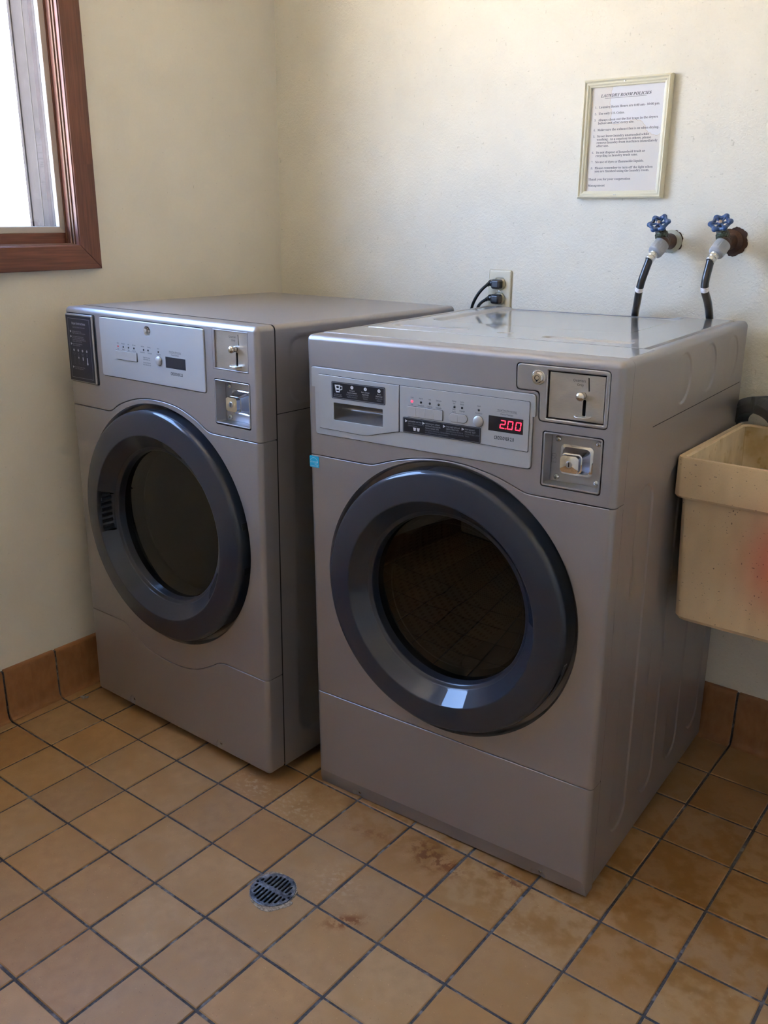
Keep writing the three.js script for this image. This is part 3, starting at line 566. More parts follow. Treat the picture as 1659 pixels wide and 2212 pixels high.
  const plateShape = roundPoly([[px0, py1, 0.001], [px0, 0.9105, 0.001], [0.29, 0.9122, 0.02], [0.38, 0.9125, 0.02], [px1, py0, 0.003], [px1, py1 - 0.0008, 0.003]], 0.001);
  const plate = part('control_plate', put(planarUV(ext(plateShape, 0.006, 0.0044, 0.0006), px0, py0, px1, py1), hd), phy({ map: ctrlTex, color: M.silver.color, roughness: 0.42, metalness: 0.3 }), t, 'silver control plate with printed programme names');
  part('plate_gap', put(ext(roundPoly([[px0 - 0.0008, py1 + 0.0008, 0.001], [px0 - 0.0008, 0.9097, 0.001], [0.29, 0.9114, 0.02], [0.38, 0.9117, 0.02], [px1 + 0.0007, py0 - 0.0007, 0.003], [px1 + 0.0007, py1, 0.003]], 0.001), 0.004, 0.0031, 0), hd), M.seam, plate);
  part('button_gap', put(ext(rrect(0.2572, 0.9439, 0.3382, 0.9651, 0.0022), 0.001, 0.0047, 0), hd), M.seam, plate);
  { const q = rrect(0.3507, 0.9456, 0.3918, 0.9626, 0.0084); part('button_gap', put(ext(q, 0.001, 0.0047, 0), hd), M.seam, plate); }
  part('button_gap', put(new THREE.CircleGeometry(0.0112, 40).translate(0.4147, 0.9537, 0.0047), hd), M.seam, plate);
  for (let k = 0; k < 4; k++) part('cycle_button', put(ext(rrect(0.2578 + k * 0.02, 0.9446, 0.2775 + k * 0.02, 0.9645, k === 3 ? 0.0018 : 0.0006), 0.005, 0.0064, 0.0006), hd), M.button, plate);
  const pillL = new THREE.Shape(); pillL.moveTo(0.3708, 0.9462); pillL.lineTo(0.3708, 0.962); pillL.lineTo(0.3592, 0.962); pillL.absarc(0.3592, 0.9541, 0.0079, Math.PI / 2, Math.PI * 1.5); pillL.closePath();
  const pillR = new THREE.Shape(); pillR.moveTo(0.3713, 0.9462); pillR.lineTo(0.3833, 0.9462); pillR.absarc(0.3833, 0.9541, 0.0079, -Math.PI / 2, Math.PI / 2); pillR.lineTo(0.3713, 0.962); pillR.closePath();
  part('option_button', put(ext(pillL, 0.005, 0.0062, 0.0006), hd), M.button, plate); part('option_button', put(ext(pillR, 0.005, 0.0062, 0.0006), hd), M.button, plate);
  const knob = (x, y) => latheZ([[0.0105, 0], [0.0105, 0.0012], [0.0098, 0.0028], [0.0075, 0.0044], [0.004, 0.0052], [0, 0.0055]], 36).translate(x, y, 0.0044);
  part('start_button', put(knob(0.4147, 0.9537), hd), M.button, plate);
  [0.2674, 0.288, 0.3081, 0.328, 0.363, 0.3793, 0.4151].forEach((x, i) => part('indicator_light', put(ledGeo(x, 0.9745), hd), i ? M.ledOff : M.redGlow, plate, i ? undefined : 'lit red indicator light'));
  stick('instruction_sticker', sticker2, 0.2466, 0.9121, 0.4206, 0.942, 0.0052, plate, 'black instruction sticker with four steps');
  const disp = part('display_window', put(rbox(0.436, 0.9398, 0.003, 0.5067, 0.9679, 0.0049, 0.0008), hd), M.blackPlastic, plate, 'black display window showing 2.00 in red');
  part('display_digits', put(merged([digit('2', 0.4595, 0.9465, 0.0108, 0.0155, 0.0053), digit('0', 0.4748, 0.9465, 0.0108, 0.0155, 0.0053), digit('0', 0.491, 0.9465, 0.0108, 0.0155, 0.0053), ext(rrect(0.4715, 0.9463, 0.4732, 0.948, 0.0006), 0.0006, 0.0053, 0)]), hd), M.redGlow, plate, 'glowing red digits 2.00');

  // coin panel with lock and coin slide
  const coinShape = roundPoly(coin, 0.008); coinShape.holes.push(rrect(0.5478, 0.975, 0.654, 1.0592, 0.001, true));
  const coinPanel = part('coin_panel', put(ext(coinShape, 0.012, 0.0006, 0.0022, 3), hd), M.zinc, t, 'grey metal coin panel with a tubular lock');
  part('panel_back', put(ext(roundPoly(coinBig, 0.006), 0.004, -0.012, 0), hd), M.seam, coinPanel);
  const slide = coinPlate(coinPanel, hd, 0.5502, 0.9772, -0.0035);
  const lock = part('cam_lock', put(crease(latheZ([[0, 0.0048], [0.003, 0.0048], [0.003, 0.0055], [0.0038, 0.0055], [0.0038, 0.0045], [0.0048, 0.0045], [0.0048, 0.0062], [0.0085, 0.0062], [0.0095, 0.0052], [0.0096, 0.001], [0.0125, 0.0008], [0.0132, 0]].reverse(), 36).translate(0.5297, 1.0452, 0.0004), 0.6), hd), M.chrome, coinPanel);
  part('lock_groove', put(merged([latheZ([[0.0036, 0.0052], [0.0047, 0.0052]].reverse(), 24), box(-0.0008, -0.0065, 0.006, 0.0008, -0.0035, 0.0067)]).translate(0.5297, 1.0452, 0.0004), hd), M.blackHole, coinPanel);
  vault(t, hd, 0.5455, 0.853, 0.6562, 0.951, 0.5975, 0.8985);

  // door
  const ringBody = doorRing(cx, cy, 0.274, 0.0248, 0.2176, 0.0312, 0.1922);
  const door = part('door', put(ringBody, hd), M.ring, t, 'dark blue-grey glossy door ring');
  part('door_seal', put(latheZ([[0.1908, -0.0005], [0.1885, -0.003], [0.1835, -0.0045], [0.1815, -0.008], [0.1795, -0.028], [0.172, -0.05], [0.178, -0.08]], 128).translate(cx, cy, 0), hd), M.navy, door);
  part('door_glass', put(latheZ([[0.1802, -0.0255], [0.15, -0.0235], [0.1, -0.0215], [0.05, -0.0203], [0, -0.02]].reverse(), 96).translate(cx, cy, 0), hd), M.doorGlass, door, 'dark round door glass');
  part('glass_bowl_rim', put(new THREE.TorusGeometry(0.158, 0.0013, 8, 96).translate(cx, cy - 0.004, -0.045), hd), M.greyPlastic, door);
  const lbl = canvas(256, 64, (c, w, h) => { c.fillStyle = '#1c1f28'; c.fillRect(0, 0, w, h); c.strokeStyle = '#a9acb4'; c.lineWidth = 4; c.strokeRect(4, 4, w - 8, h - 8); text(c, 'CAUTION', 90, 30, 22, { color: '#c2c5cc' }); c.fillStyle = '#888c96'; c.fillRect(20, 40, 200, 5); c.fillRect(20, 50, 160, 5); });
  { const a0 = -0.62, a1 = -0.2, R = 0.2796, P = [], I = [], U = []; for (let i = 0; i <= 20; i++) { const a = lerp(a0, a1, i / 20); for (const z of [-0.004, 0.0105]) { P.push(cx + R * Math.cos(a), cy + R * Math.sin(a), z); U.push(i / 20, z > 0 ? 1 : 0); } } for (let i = 0; i < 20; i++) { const k = i * 2; I.push(k, k + 2, k + 1, k + 1, k + 2, k + 3); }
    const g = new THREE.BufferGeometry(); g.setAttribute('position', new THREE.Float32BufferAttribute(P, 3)); g.setAttribute('uv', new THREE.Float32BufferAttribute(U, 2)); g.setIndex(I); g.computeVertexNormals(); part('warning_sticker', put(g, hd), phy({ map: lbl, roughness: 0.4, side: THREE.DoubleSide }), door); }
  const holes = (() => { const N = 256, t2 = dataTex(N, N, (x, y, o) => { const u = (x / N) * 4, v = (y / N) * 4, row = Math.floor(v), f = (u + (row % 2) * 0.5) % 1, d = Math.hypot(f - 0.5, (v % 1) - 0.5), k = smooth(d, 0.2, 0.3); o[0] = o[1] = o[2] = 16 + 200 * k; }); t2.repeat.set(44, 16); t2.colorSpace = THREE.SRGBColorSpace; return t2; })();
  part('drum', put(latheZ([[0.2, -0.085], [0.235, -0.095], [0.24, -0.12], [0.24, -0.42], [0.22, -0.45], [0.1, -0.46], [0, -0.46]], 96).translate(cx, cy, 0), hd), phy({ map: holes, color: lin(0.3, 0.3, 0.31), metalness: 0.9, roughness: 0.35, side: THREE.DoubleSide }), t, 'perforated steel drum behind the door glass');
  for (let k = 0; k < 3; k++) { const a = -0.62 + k * 2.094; part('drum_lifter', put(rbox(-0.03, 0, -0.4, 0.03, 0.06, -0.12, 0.02, 3).translate(0, -0.24, 0).rotateZ(a + Math.PI / 2 - 0.95).translate(cx, cy, 0), hd), M.steel, t); }
  // energy sticker
  const star = canvas(256, 250, (c, w, h) => { c.fillStyle = '#10b4e0'; c.fillRect(0, 0, w, h); c.strokeStyle = '#a6d6ea'; c.lineWidth = 10; c.beginPath(); c.arc(118, 150, 110, -2.7, -0.15); c.stroke(); text(c, 'energy', 112, 150, 62, { color: '#b4dcee', style: 'italic', font: 'serif' }); c.fillStyle = '#b4dcee'; c.beginPath(); for (let i = 0; i < 10; i++) { const a = i * Math.PI / 5 - Math.PI / 2, q = i % 2 ? 12 : 32; c.lineTo(206 + q * Math.cos(a), 132 + q * Math.sin(a)); } c.fill(); c.lineWidth = 7; c.strokeStyle = '#b4dcee'; c.beginPath(); c.moveTo(120, 172); c.quadraticCurveTo(180, 200, 240, 190); c.stroke(); text(c, 'ENERGY STAR', 128, 232, 32, { color: '#a6d6ea', style: 'bold' }); });
  stick('efficiency_sticker', star, 0.0012, 0.8022, 0.0265, 0.8272, 0.0006, t, 'small turquoise energy sticker', 0.002);
}

// ================================================================ tumble dryer
{
  const hd = 0.36095, H = 1.0869, r = 0.012;
  const t = machine('tumble_dryer', 'grey tumble dryer in the corner with a blank display and black instruction panel', 'tumble dryer', [0.3813, 0, -0.5909], [[0.99997, 0.00249, 0.00698], [-0.00241, 0.99993, -0.0119], [-0.00701, 0.01189, 0.9999]]);
  const cx = 0.3433, cy = 0.5798, Y0 = 0.02, depth = 0.0505, g2 = 0.0009;
  const B = () => new RoundedBoxGeometry(W0, H - Y0, 2 * hd, 5, r).translate(W0 / 2, (H + Y0) / 2, -hd);
  const seam = [[-0.3, 0.8416], [0.148, 0.8416], ...spl([[0.155, 0.8417], [0.17, 0.8462], [0.2058, 0.866], [0.27, 0.886], [0.3433, 0.8925], [0.417, 0.886], [0.4769, 0.866], [0.515, 0.8465], [0.53, 0.8418]], 60), [0.537, 0.8416], [1, 0.8416]];
  const seam2 = [[-0.3, 0.27], [0.14, 0.27], ...spl([[0.15, 0.2685], [0.165, 0.262], [0.2, 0.2385], [0.2446, 0.221], [0.29, 0.2125], [0.3433, 0.2098], [0.395, 0.2135], [0.4425, 0.226], [0.49, 0.25], [0.515, 0.2655], [0.532, 0.2718]], 60), [0.542, 0.273], [1, 0.2745]];
  let up = csg(B(), ext(band(shiftY(seam, g2), true), depth, 0.0003, 0.002, 3), INTERSECTION);
  up = cut(up, ext(rrect(0.145, 0.9295, 0.5245, 1.0725, 0.008), 0.01, 0.006, 0), ext(rrect(0.0105, 0.9005, 0.1275, 1.074, 0.005), 0.006, 0.006, 0),
    ext(rrect(0.5475, 0.9875, 0.6585, 1.0738, 0.0015), 0.0195, 0.006, 0), ext(rrect(0.5485, 0.866, 0.661, 0.9675, 0.0055), 0.045, 0.006, 0));
  part('upper_panel', put(geoOf(up), hd), M.dryerBody, t);
  let mid = csg(B(), ext(poly([...shiftY(seam2, g2), ...shiftY(seam, -g2).reverse()]), depth, 0.0003, 0.002, 3), INTERSECTION);
  const Rh = 0.2985;
  mid = cut(mid, latheZ([[0, -0.03], [Rh, -0.03], [Rh, -0.0055], [Rh + 0.003, -0.001], [Rh + 0.006, 0.002], [0, 0.002]], 128).translate(cx, cy, 0), new THREE.CylinderGeometry(0.193, 0.193, 0.2, 64).rotateX(Math.PI / 2).translate(cx, cy, 0));
  part('front_panel', put(geoOf(mid), hd), M.dryerBody, t);
  let kick = csg(B(), ext(band(shiftY(seam2, -g2), false), depth, 0.0003, 0.002, 3), INTERSECTION);
  const dimple = (x) => latheZ([[0, -0.006], [0.004, -0.0058], [0.011, -0.001], [0.013, 0.001], [0, 0.001]], 28).scale(0.9, 1.3, 1).translate(x, 0.037, 0);
  kick = cut(kick, dimple(0.1595), dimple(0.5096));
  part('kick_panel', put(geoOf(kick), hd), M.dryerBody, t);
  for (const x of [0.1595, 0.5096]) { const s = part('kick_screw', screwHead(0.0036, 0.0028), M.screw, t); s.position.set(x - W0 / 2 + 0.001, 0.0395, hd - 0.0055); }
  for (const [x, z] of [[0.05, -0.08], [0.63, -0.08], [0.05, -0.66], [0.63, -0.66]]) part('foot', put(lathe([[0, 0], [0.02, 0], [0.022, 0.004], [0.018, 0.01], [0.008, 0.011], [0.008, 0.03], [0, 0.03]], 20).translate(x, 0, z), hd), M.rubber, t);
  const side = (y, q) => {
    let d = Math.max(dent(sdRound(q, y, 0.36, 0.987, 0.267, 0.0745, 0.032), 0.003, 0.007), dent(sdRound(q, y, 0.36, 0.48, 0.255, 0.395, 0.04), 0.003, 0.007));
    return d;
  };
  part('cabinet', cabinetSheet(W0 + 0.0016, 0.024, H + 0.0006, r, depth + 0.0022, 2 * hd, hd, (f, u, q) => (f === 'right' ? side(u, q) : 0), 0.0045, 0.005), M.dryerBody, t);
  part('back_panel', put(box(0.002, 0.024, -2 * hd, W0 - 0.002, H - 0.004, -2 * hd + 0.002), hd), M.zinc, t);
  part('fold_line', put(box(W0, 0.8967, -0.7, W0 + 0.0011, 0.8983, -depth - 0.0022), hd), M.seam, t);
  for (const [x0, y0, x1, y1] of [[0.004, 0.03, W0 - 0.004, 0.27], [0.004, 0.84, W0 - 0.004, H - 0.006], [0.004, 0.27, 0.1, 0.84], [0.586, 0.27, W0 - 0.004, 0.84]]) part('inner_frame', put(box(x0, y0, -0.066, x1, y1, -0.0535), hd), M.seam, t);

  const px0 = 0.1468, py0 = 0.9312, px1 = 0.523, py1 = 1.0706;
  const ctrlTex = canvas(2048, 760, (c, w, h) => {
    const X = (x) => ((x - px0) / (px1 - px0)) * w, Y = (y) => (1 - (y - py0) / (py1 - py0)) * h, L = (s, x, y, z = 21, o) => text(c, s, X(x), Y(y), z, { sx: 0.9, ...o });
    c.fillStyle = '#ffffff'; c.fillRect(0, 0, w, h);
    [['High', 'Alta', 0.2162], ['Medium', 'Media', 0.2364], ['Low', 'Baja', 0.2564], ['No Heat', 'Aire Frío', 0.277]].forEach(([a, b, x]) => { L(a, x, 1.0128); L(b, x, 0.9992); });
    L('Heating', 0.3095, 1.0128); L('Cooling', 0.3325, 1.0128); L('Calentando', 0.3075, 0.9992); L('Enfriando', 0.335, 0.9992);
    L('Clean lint screen', 0.322, 0.988); L('before each use', 0.322, 0.9835); L('Limpie el filtro de', 0.322, 0.976); L('hilas antes de usar', 0.322, 0.9715);
    L('Start', 0.3661, 1.0128); L('Comienzo', 0.3668, 0.9998); L('Price/Time Remaining', 0.4245, 1.0095, 25); L('Precio/Tiempo', 0.4245, 1.0025, 25); c.fillStyle = '#55585c'; c.fillRect(X(0.404), Y(1.0083), X(0.445) - X(0.404), 2.5);
    L('CROSSOVER 2.0', 0.427, 0.9585, 50, { style: 'bold', color: '#16181c', sx: 0.62 });
  });
  const ps = rrect(px0, py0, px1, py1, 0.006); const hole = new THREE.Path(); hole.absarc(0.3297, 1.0505, 0.0112, 0, Math.PI * 2); ps.holes.push(hole);
  const plate = part('control_plate', put(planarUV(ext(ps, 0.008, 0.003, 0.0018, 3), px0, py0, px1, py1), hd), phy({ map: ctrlTex, color: lin(0.47, 0.475, 0.485), roughness: 0.4, metalness: 0.3 }), t, 'silver control plate with printed programme names');
  part('plate_gap', put(ext(rrect(0.1455, 0.93, 0.524, 1.072, 0.007), 0.002, -0.0028, 0), hd), M.seam, plate);
  part('cam_lock', put(merged([crease(latheZ([[0.0115, 0.003], [0.0105, 0.0005], [0.0082, -0.004], [0.008, -0.0025], [0.006, -0.002], [0.0052, -0.002], [0.0052, -0.004], [0.004, -0.004], [0.004, -0.002], [0, -0.002]], 36), 0.5)]).translate(0.3297, 1.0505, 0), hd), M.steel, plate);
  part('lock_groove', put(merged([latheZ([[0.0041, -0.0015], [0.0051, -0.0015]].reverse(), 24), box(-0.0008, 0.0035, -0.0018, 0.0008, 0.007, -0.0012)]).translate(0.3297, 1.0505, 0), hd), M.blackHole, plate);
  part('button_gap', put(ext(rrect(0.2063, 0.9755, 0.2883, 0.9976, 0.002), 0.001, 0.0034, 0), hd), M.seam, plate);
  part('button_gap', put(new THREE.CircleGeometry(0.0115, 40).translate(0.3668, 0.9865, 0.0033), hd), M.seam, plate);
  part('heat_button', put(ext(rrect(0.207, 0.9763, 0.2876, 0.997, 0.0015), 0.005, 0.0055, 0.0007), hd), M.button, plate);
  part('start_button', put(latheZ([[0.0108, 0], [0.0108, 0.0012], [0.01, 0.0028], [0.0077, 0.0044], [0.004, 0.0052], [0, 0.0055]], 36).translate(0.3668, 0.9865, 0.003), hd), M.button, plate);
  [0.2162, 0.2364, 0.2564, 0.277, 0.3127, 0.3293, 0.3661].forEach((x, i) => part('indicator_light', put(ledGeo(x, 1.0066, 0.0036), hd), i ? M.ledOff : M.redDim, plate, i ? undefined : 'dim red indicator light'));
  part('display_window', put(rbox(0.3905, 0.9738, 0.0015, 0.4596, 0.9989, 0.0034, 0.0006), hd), phy({ color: lin(0.02, 0.02, 0.026), roughness: 0.4 }), plate, 'blank black display window');

  // instruction panel
  const sign = canvas(640, 960, (c, w, h) => {
    c.fillStyle = '#1c1d2b'; c.fillRect(0, 0, w, h); c.strokeStyle = '#8d8f9c'; c.lineWidth = 5; c.strokeRect(46, 44, w - 92, h - 90);
    text(c, 'Dryer Instructions', w / 2, 130, 46, { color: '#9ea1ad', style: 'bold', sx: 0.86 }); text(c, 'Instrucciones de secado', w / 2, 180, 34, { color: '#7d808d', sx: 0.86 });
    const step = (y, ls) => { c.fillStyle = '#b9bbc6'; c.beginPath(); c.moveTo(84, y - 22); c.lineTo(124, y - 4); c.lineTo(84, y + 16); c.fill(); ls.forEach((s, i) => text(c, s, 134, y + i * 24, 23, { align: 'left', color: '#9a9da9', sx: 0.9 })); };
    step(238, ['Load dryer and close door.', 'Cargue la secadora y cierre la puerta.']);
    step(312, ['Insert payment. One price buys', 'the number of minutes displayed.', 'Inserte el pago. Un precio compra los', 'minutos que se muestran.']);
    step(420, ['Select drying temperature.', 'Elija la temperatura.']);
    c.strokeStyle = '#4b4d5b'; c.lineWidth = 2; c.strokeRect(90, 474, 460, 240);
    [150, 260, 370, 480].forEach((x, i) => {
      c.fillStyle = '#b4b6c1'; c.beginPath(); c.arc(x, 506, 18, 0, 7); c.fill(); c.fillStyle = '#1c1d2b'; c.beginPath(); c.arc(x, 506, 5, 0, 7); c.fill();
      text(c, ['No Heat', 'Low', 'Medium', 'High'][i], x, 560, 20, { color: '#777a88' }); text(c, ['Frío', 'Baja', 'Media', 'Alta'][i], x, 582, 20, { color: '#777a88' });
      c.strokeStyle = '#666978'; c.lineWidth = 3; c.beginPath(); c.moveTo(x - 10, 674); c.lineTo(x - 10, 610); c.arc(x, 606, 10, Math.PI, 0); c.lineTo(x + 10, 674); c.stroke(); c.beginPath(); c.arc(x, 688, 17, -0.9, Math.PI + 0.9); c.stroke();
      c.fillStyle = '#c6c8d2'; if (i === 1) c.fillRect(x - 9, 600, 18, 26); if (i === 2) c.fillRect(x - 9, 600, 18, 48); if (i === 3) { c.fillRect(x - 10, 600, 20, 80); c.beginPath(); c.arc(x, 688, 18, 0, 7); c.fill(); }
    });
    step(764, ['Press "Start" to begin drying.', 'Pulse "Inicio" para secar.']);
  });
  const sg = part('instruction_panel', put(ext(rrect(0.0118, 0.9032, 0.1212, 1.0712, 0.003), 0.007, 0.0062, 0.0028, 4), hd), M.zinc, t, 'black instruction panel in a rounded metal edge');
  part('panel_print', put(planarUV(ext(rrect(0.0146, 0.906, 0.1184, 1.0672, 0.001), 0.001, 0.0068, 0), 0.0146, 0.906, 0.1184, 1.0672), hd), phy({ map: sign, roughness: 0.35 }), sg);
  part('panel_gap', put(ext(rrect(0.011, 0.901, 0.127, 1.0735, 0.005), 0.001, 0.0005, 0), hd), M.seam, sg);

  // coin slide and vault
  const rim = rrect(0.548, 0.988, 0.658, 1.0733, 0.0015); rim.holes.push(rrect(0.5545, 0.9905, 0.6556, 1.071, 0.001, true));
  const cp = part('coin_panel', put(ext(rim, 0.008, 0.0002, 0.0007, 2), hd), M.dryerBody, t, 'recessed surround of the coin slide');
  part('panel_back', put(box(0.548, 0.988, -0.0134, 0.658, 1.0733, -0.0118), hd), M.seam, cp);
  coinPlate(cp, hd, 0.5543, 0.9912, -0.003);
  vault(t, hd, 0.5496, 0.8685, 0.6595, 0.9655, 0.6025, 0.9155);

  // door
  // the ring is swept in two runs: the plain profile, and a short run whose cone is hollowed into the grip pocket
  const RP = ringProfile(0.2852, 0.0223, 0.2292, 0.029, 0.1991), half = 0.243, run = (pts, a0, len, seg) => lathe(pts, seg, a0, len).rotateX(Math.PI / 2);
  // lathe angle 0 lies on +y before the turn; the pocket is centred on the left side (-x)
  const pocket = [...RP.outer, [RP.rl + 0.0012, RP.zl - 0.0008], [RP.rl - 0.0002, RP.zl - 0.003], [RP.rl - 0.0008, -0.0105], [RP.rc + 0.0022, -0.0105], [RP.rc + 0.0012, 0.0015], ...RP.inner];
  const mid0 = 1.5 * Math.PI;
  const walls = [-1, 1].map((k) => {
    const cone = RP.cone, sh = poly([...cone, [RP.rc + 0.0012, -0.0105], [RP.rl - 0.0008, -0.0105], [RP.rl, RP.zl - 0.002]]);
    return ext(sh, 0.0006, 0.0003, 0).rotateX(Math.PI / 2).applyMatrix4(new THREE.Matrix4().makeScale(1, 1, -1).multiply(new THREE.Matrix4())).rotateX(0).applyMatrix4(new THREE.Matrix4().makeRotationZ(Math.PI + k * half));
  });
  const ring = merged([run([...RP.outer, ...RP.lipCone, ...RP.inner].reverse(), mid0 + half, Math.PI * 2 - 2 * half, 180), run(pocket.reverse(), mid0 - half, 2 * half, 20), ...walls]).translate(cx, cy, 0);
  const door = part('door', put(ring, hd), M.ring, t, 'dark blue-grey glossy door ring with a grip pocket');
  part('grip_scallops', put(merged(Array.from({ length: 7 }, (_, i) => { const a = Math.PI + (i - 3) * 0.066; return new THREE.CylinderGeometry(0.0048, 0.0048, 0.03, 12).rotateX(Math.PI / 2).translate(cx + 0.2285 * Math.cos(a), cy + 0.2285 * Math.sin(a), 0.004); })), hd), M.ring, door);
  for (const y of [0.527, 0.633]) { const a = Math.asin((y + 0.0078 - cy) / 0.2896); part('hinge', put(rbox(0.28, -0.0078, -0.012, 0.2902, 0.0078, 0.006, 0.001).rotateZ(a).translate(cx, cy, 0), hd), M.blackHole, door); }
  part('door_seal', put(latheZ([[0.1977, -0.0005], [0.195, -0.003], [0.19, -0.0045], [0.188, -0.008], [0.186, -0.028], [0.178, -0.05], [0.183, -0.08]], 128).translate(cx, cy, 0), hd), M.navy, door);
  part('door_glass', put(new THREE.CircleGeometry(0.187, 96).translate(cx, cy, -0.024), hd), M.doorGlass, door, 'dark round door glass');
  part('drum', put(latheZ([[0.19, -0.09], [0.27, -0.1], [0.275, -0.12], [0.275, -0.42], [0.26, -0.44], [0, -0.45]], 96).translate(cx, cy, 0), hd), phy({ color: lin(0.35, 0.34, 0.33), metalness: 0.6, roughness: 0.4, side: THREE.DoubleSide }), t);
}

// ---------------------------------------------------------------- framed notice on the back wall
{
  const t = thing('framed_notice', 'framed paper notice headed Laundry Room Policies in a cream moulded frame', 'notice');
  const x0 = 0.9895, x1 = 1.2072, y0 = 1.355, y1 = 1.6236, wd = 0.0175, z = ZW;
  t.position.set((x0 + x1) / 2, y0, z); t.rotation.z = 0.004;
  const w = (x1 - x0) / 2, h = y1 - y0;
  // moulded rails: profile (inward distance, depth) swept along each mitred side
  const prof = [[0, 0.001], [0, 0.013], [0.0015, 0.0165], [0.004, 0.0178], [0.0065, 0.0165], [0.0075, 0.0145], [0.0105, 0.0158], [0.0128, 0.0145], [0.0135, 0.0125], [0.0165, 0.012], [wd, 0.0105], [wd, 0.001]];
  const rail = (a, b, na, nb) => {   // from corner a to b (outer), na/nb inward directions at the ends
    const P = [], I = [], n = prof.length; for (const [p, d] of [[a, na], [b, nb]]) for (const [q, dz] of prof) P.push(p[0] + d[0] * q, p[1] + d[1] * q, dz);
    for (let i = 0; i < n - 1; i++) I.push(i, i + n, i + n + 1, i, i + n + 1, i + 1);
    const g = new THREE.BufferGeometry(); g.setAttribute('position', new THREE.Float32BufferAttribute(P, 3)); g.setIndex(I); return planarUV(crease(g, 0.7), 0, 0, 1, 1);
  };
  part('frame_rail', rail([-w, h], [w, h], [1, -1], [-1, -1]), phy({ color: M.frame.color, roughness: 0.4, side: THREE.DoubleSide }), t);
  const fm = t.children[0].material;
  part('frame_rail', rail([w, h], [w, 0], [-1, -1], [-1, 1]), fm, t); part('frame_rail', rail([w, 0], [-w, 0], [-1, 1], [1, 1]), fm, t); part('frame_rail', rail([-w, 0], [-w, h], [1, 1], [1, -1]), fm, t);
  const paper = canvas(1120, 1460, (c, W, H) => {
    c.fillStyle = '#eae6ea'; c.fillRect(0, 0, W, H);
    // water stain with a darker rim
    const stain = (pts) => { c.beginPath(); pts.forEach(([x, y], i) => (i ? c.lineTo(x, y) : c.moveTo(x, y))); c.closePath(); c.fillStyle = 'rgba(222,200,170,0.28)'; c.fill(); c.strokeStyle = 'rgba(190,150,105,0.42)'; c.lineWidth = 5; c.stroke(); };
    const wob = (pts) => new THREE.SplineCurve(pts.map((p) => V2(...p))).getPoints(160).map((p) => [p.x + fbm(p.x / 40, p.y / 40, 3) * 16, p.y + fbm(p.x / 40 + 7, p.y / 40, 3) * 16]);
    stain(wob([[-20, -20], [300, -20], [312, 60], [300, 240], [330, 330], [335, 470], [390, 520], [560, 500], [690, 470], [800, 500], [860, 560], [900, 640], [1000, 690], [1060, 700], [1140, 730], [1140, 1480], [60, 1480], [-20, 1400]]));
    const k = 1.0, T = (s, x, y, o = {}) => text(c, s, x * k, y * k, 41, { font: 'serif', align: 'left', color: '#3c3a44', style: 'bold', ...o });
    text(c, 'LAUNDRY ROOM POLICIES', 530, 142, 56, { font: 'serif', style: 'italic bold', color: '#2c2b36' }); c.fillStyle = '#2c2b36'; c.fillRect(214, 156, 632, 4);
    const rows = [[1, 290, ['Laundry Room Hours are 8:00 am - 10:00 pm.']], [2, 378, ['Use only U.S. Coins.']], [3, 466, ['Always clean out the lint traps in the dryers', 'before and after every use.']], [4, 604, ['Make sure the exhaust fan is on when drying.']], [5, 692, ['Never leave laundry unattended while', 'washing.  As a courtesy to others, please', 'remove laundry from machines immediately', 'after use.']], [6, 920, ['Do not dispose of household trash or', 'recycling in laundry trash cans.']], [7, 1054, ['No use of dyes or flammable liquids.']], [8, 1140, ['Please remember to turn off the light when', 'you are finished using the laundry room.']]];
    for (const [n, y, ls] of rows) { T(n + '.', 70, y, { color: '#77747f' }); ls.forEach((s, i) => T(s, 134, y + i * 45)); }
    T('Thank you for your cooperation', 44, 1300); T('Management', 44, 1388);
  });
  part('paper_sheet', planarUV(box(-w + wd - 0.002, wd - 0.002, 0.0035, w - wd + 0.002, h - wd + 0.002, 0.0055), -w + wd - 0.001, wd - 0.001, w - wd + 0.001, h - wd + 0.001), std({ map: paper, roughness: 0.7 }), t, 'water-stained printed sheet');
  // slightly bowed clear cover sheet
  { const P = [], I = [], nx = 16, ny = 20, a0 = -w + wd - 0.001, a1 = -a0, b0 = wd - 0.001, b1 = h - wd + 0.001;
    for (let i = 0; i <= nx; i++) for (let j = 0; j <= ny; j++) { const u = i / nx, v = j / ny; P.push(lerp(a0, a1, u), lerp(b0, b1, v), 0.0062 + 0.0022 * Math.sin(Math.PI * u) * Math.sin(Math.PI * v)); }
    for (let i = 0; i < nx; i++) for (let j = 0; j < ny; j++) { const a = i * (ny + 1) + j; I.push(a, a + ny + 1, a + ny + 2, a, a + ny + 2, a + 1); }
    const g = new THREE.BufferGeometry(); g.setAttribute('position', new THREE.Float32BufferAttribute(P, 3)); g.setIndex(I); g.computeVertexNormals(); part('clear_cover', g, M.glass, t); }
  for (const [x, y] of [[-0.005, h - 0.0085], [-0.009, 0.0085]]) { const s = part('screw', screwHead(0.0042, 0.002), M.screw, t); s.position.set(x, y, 0.0135); }
}

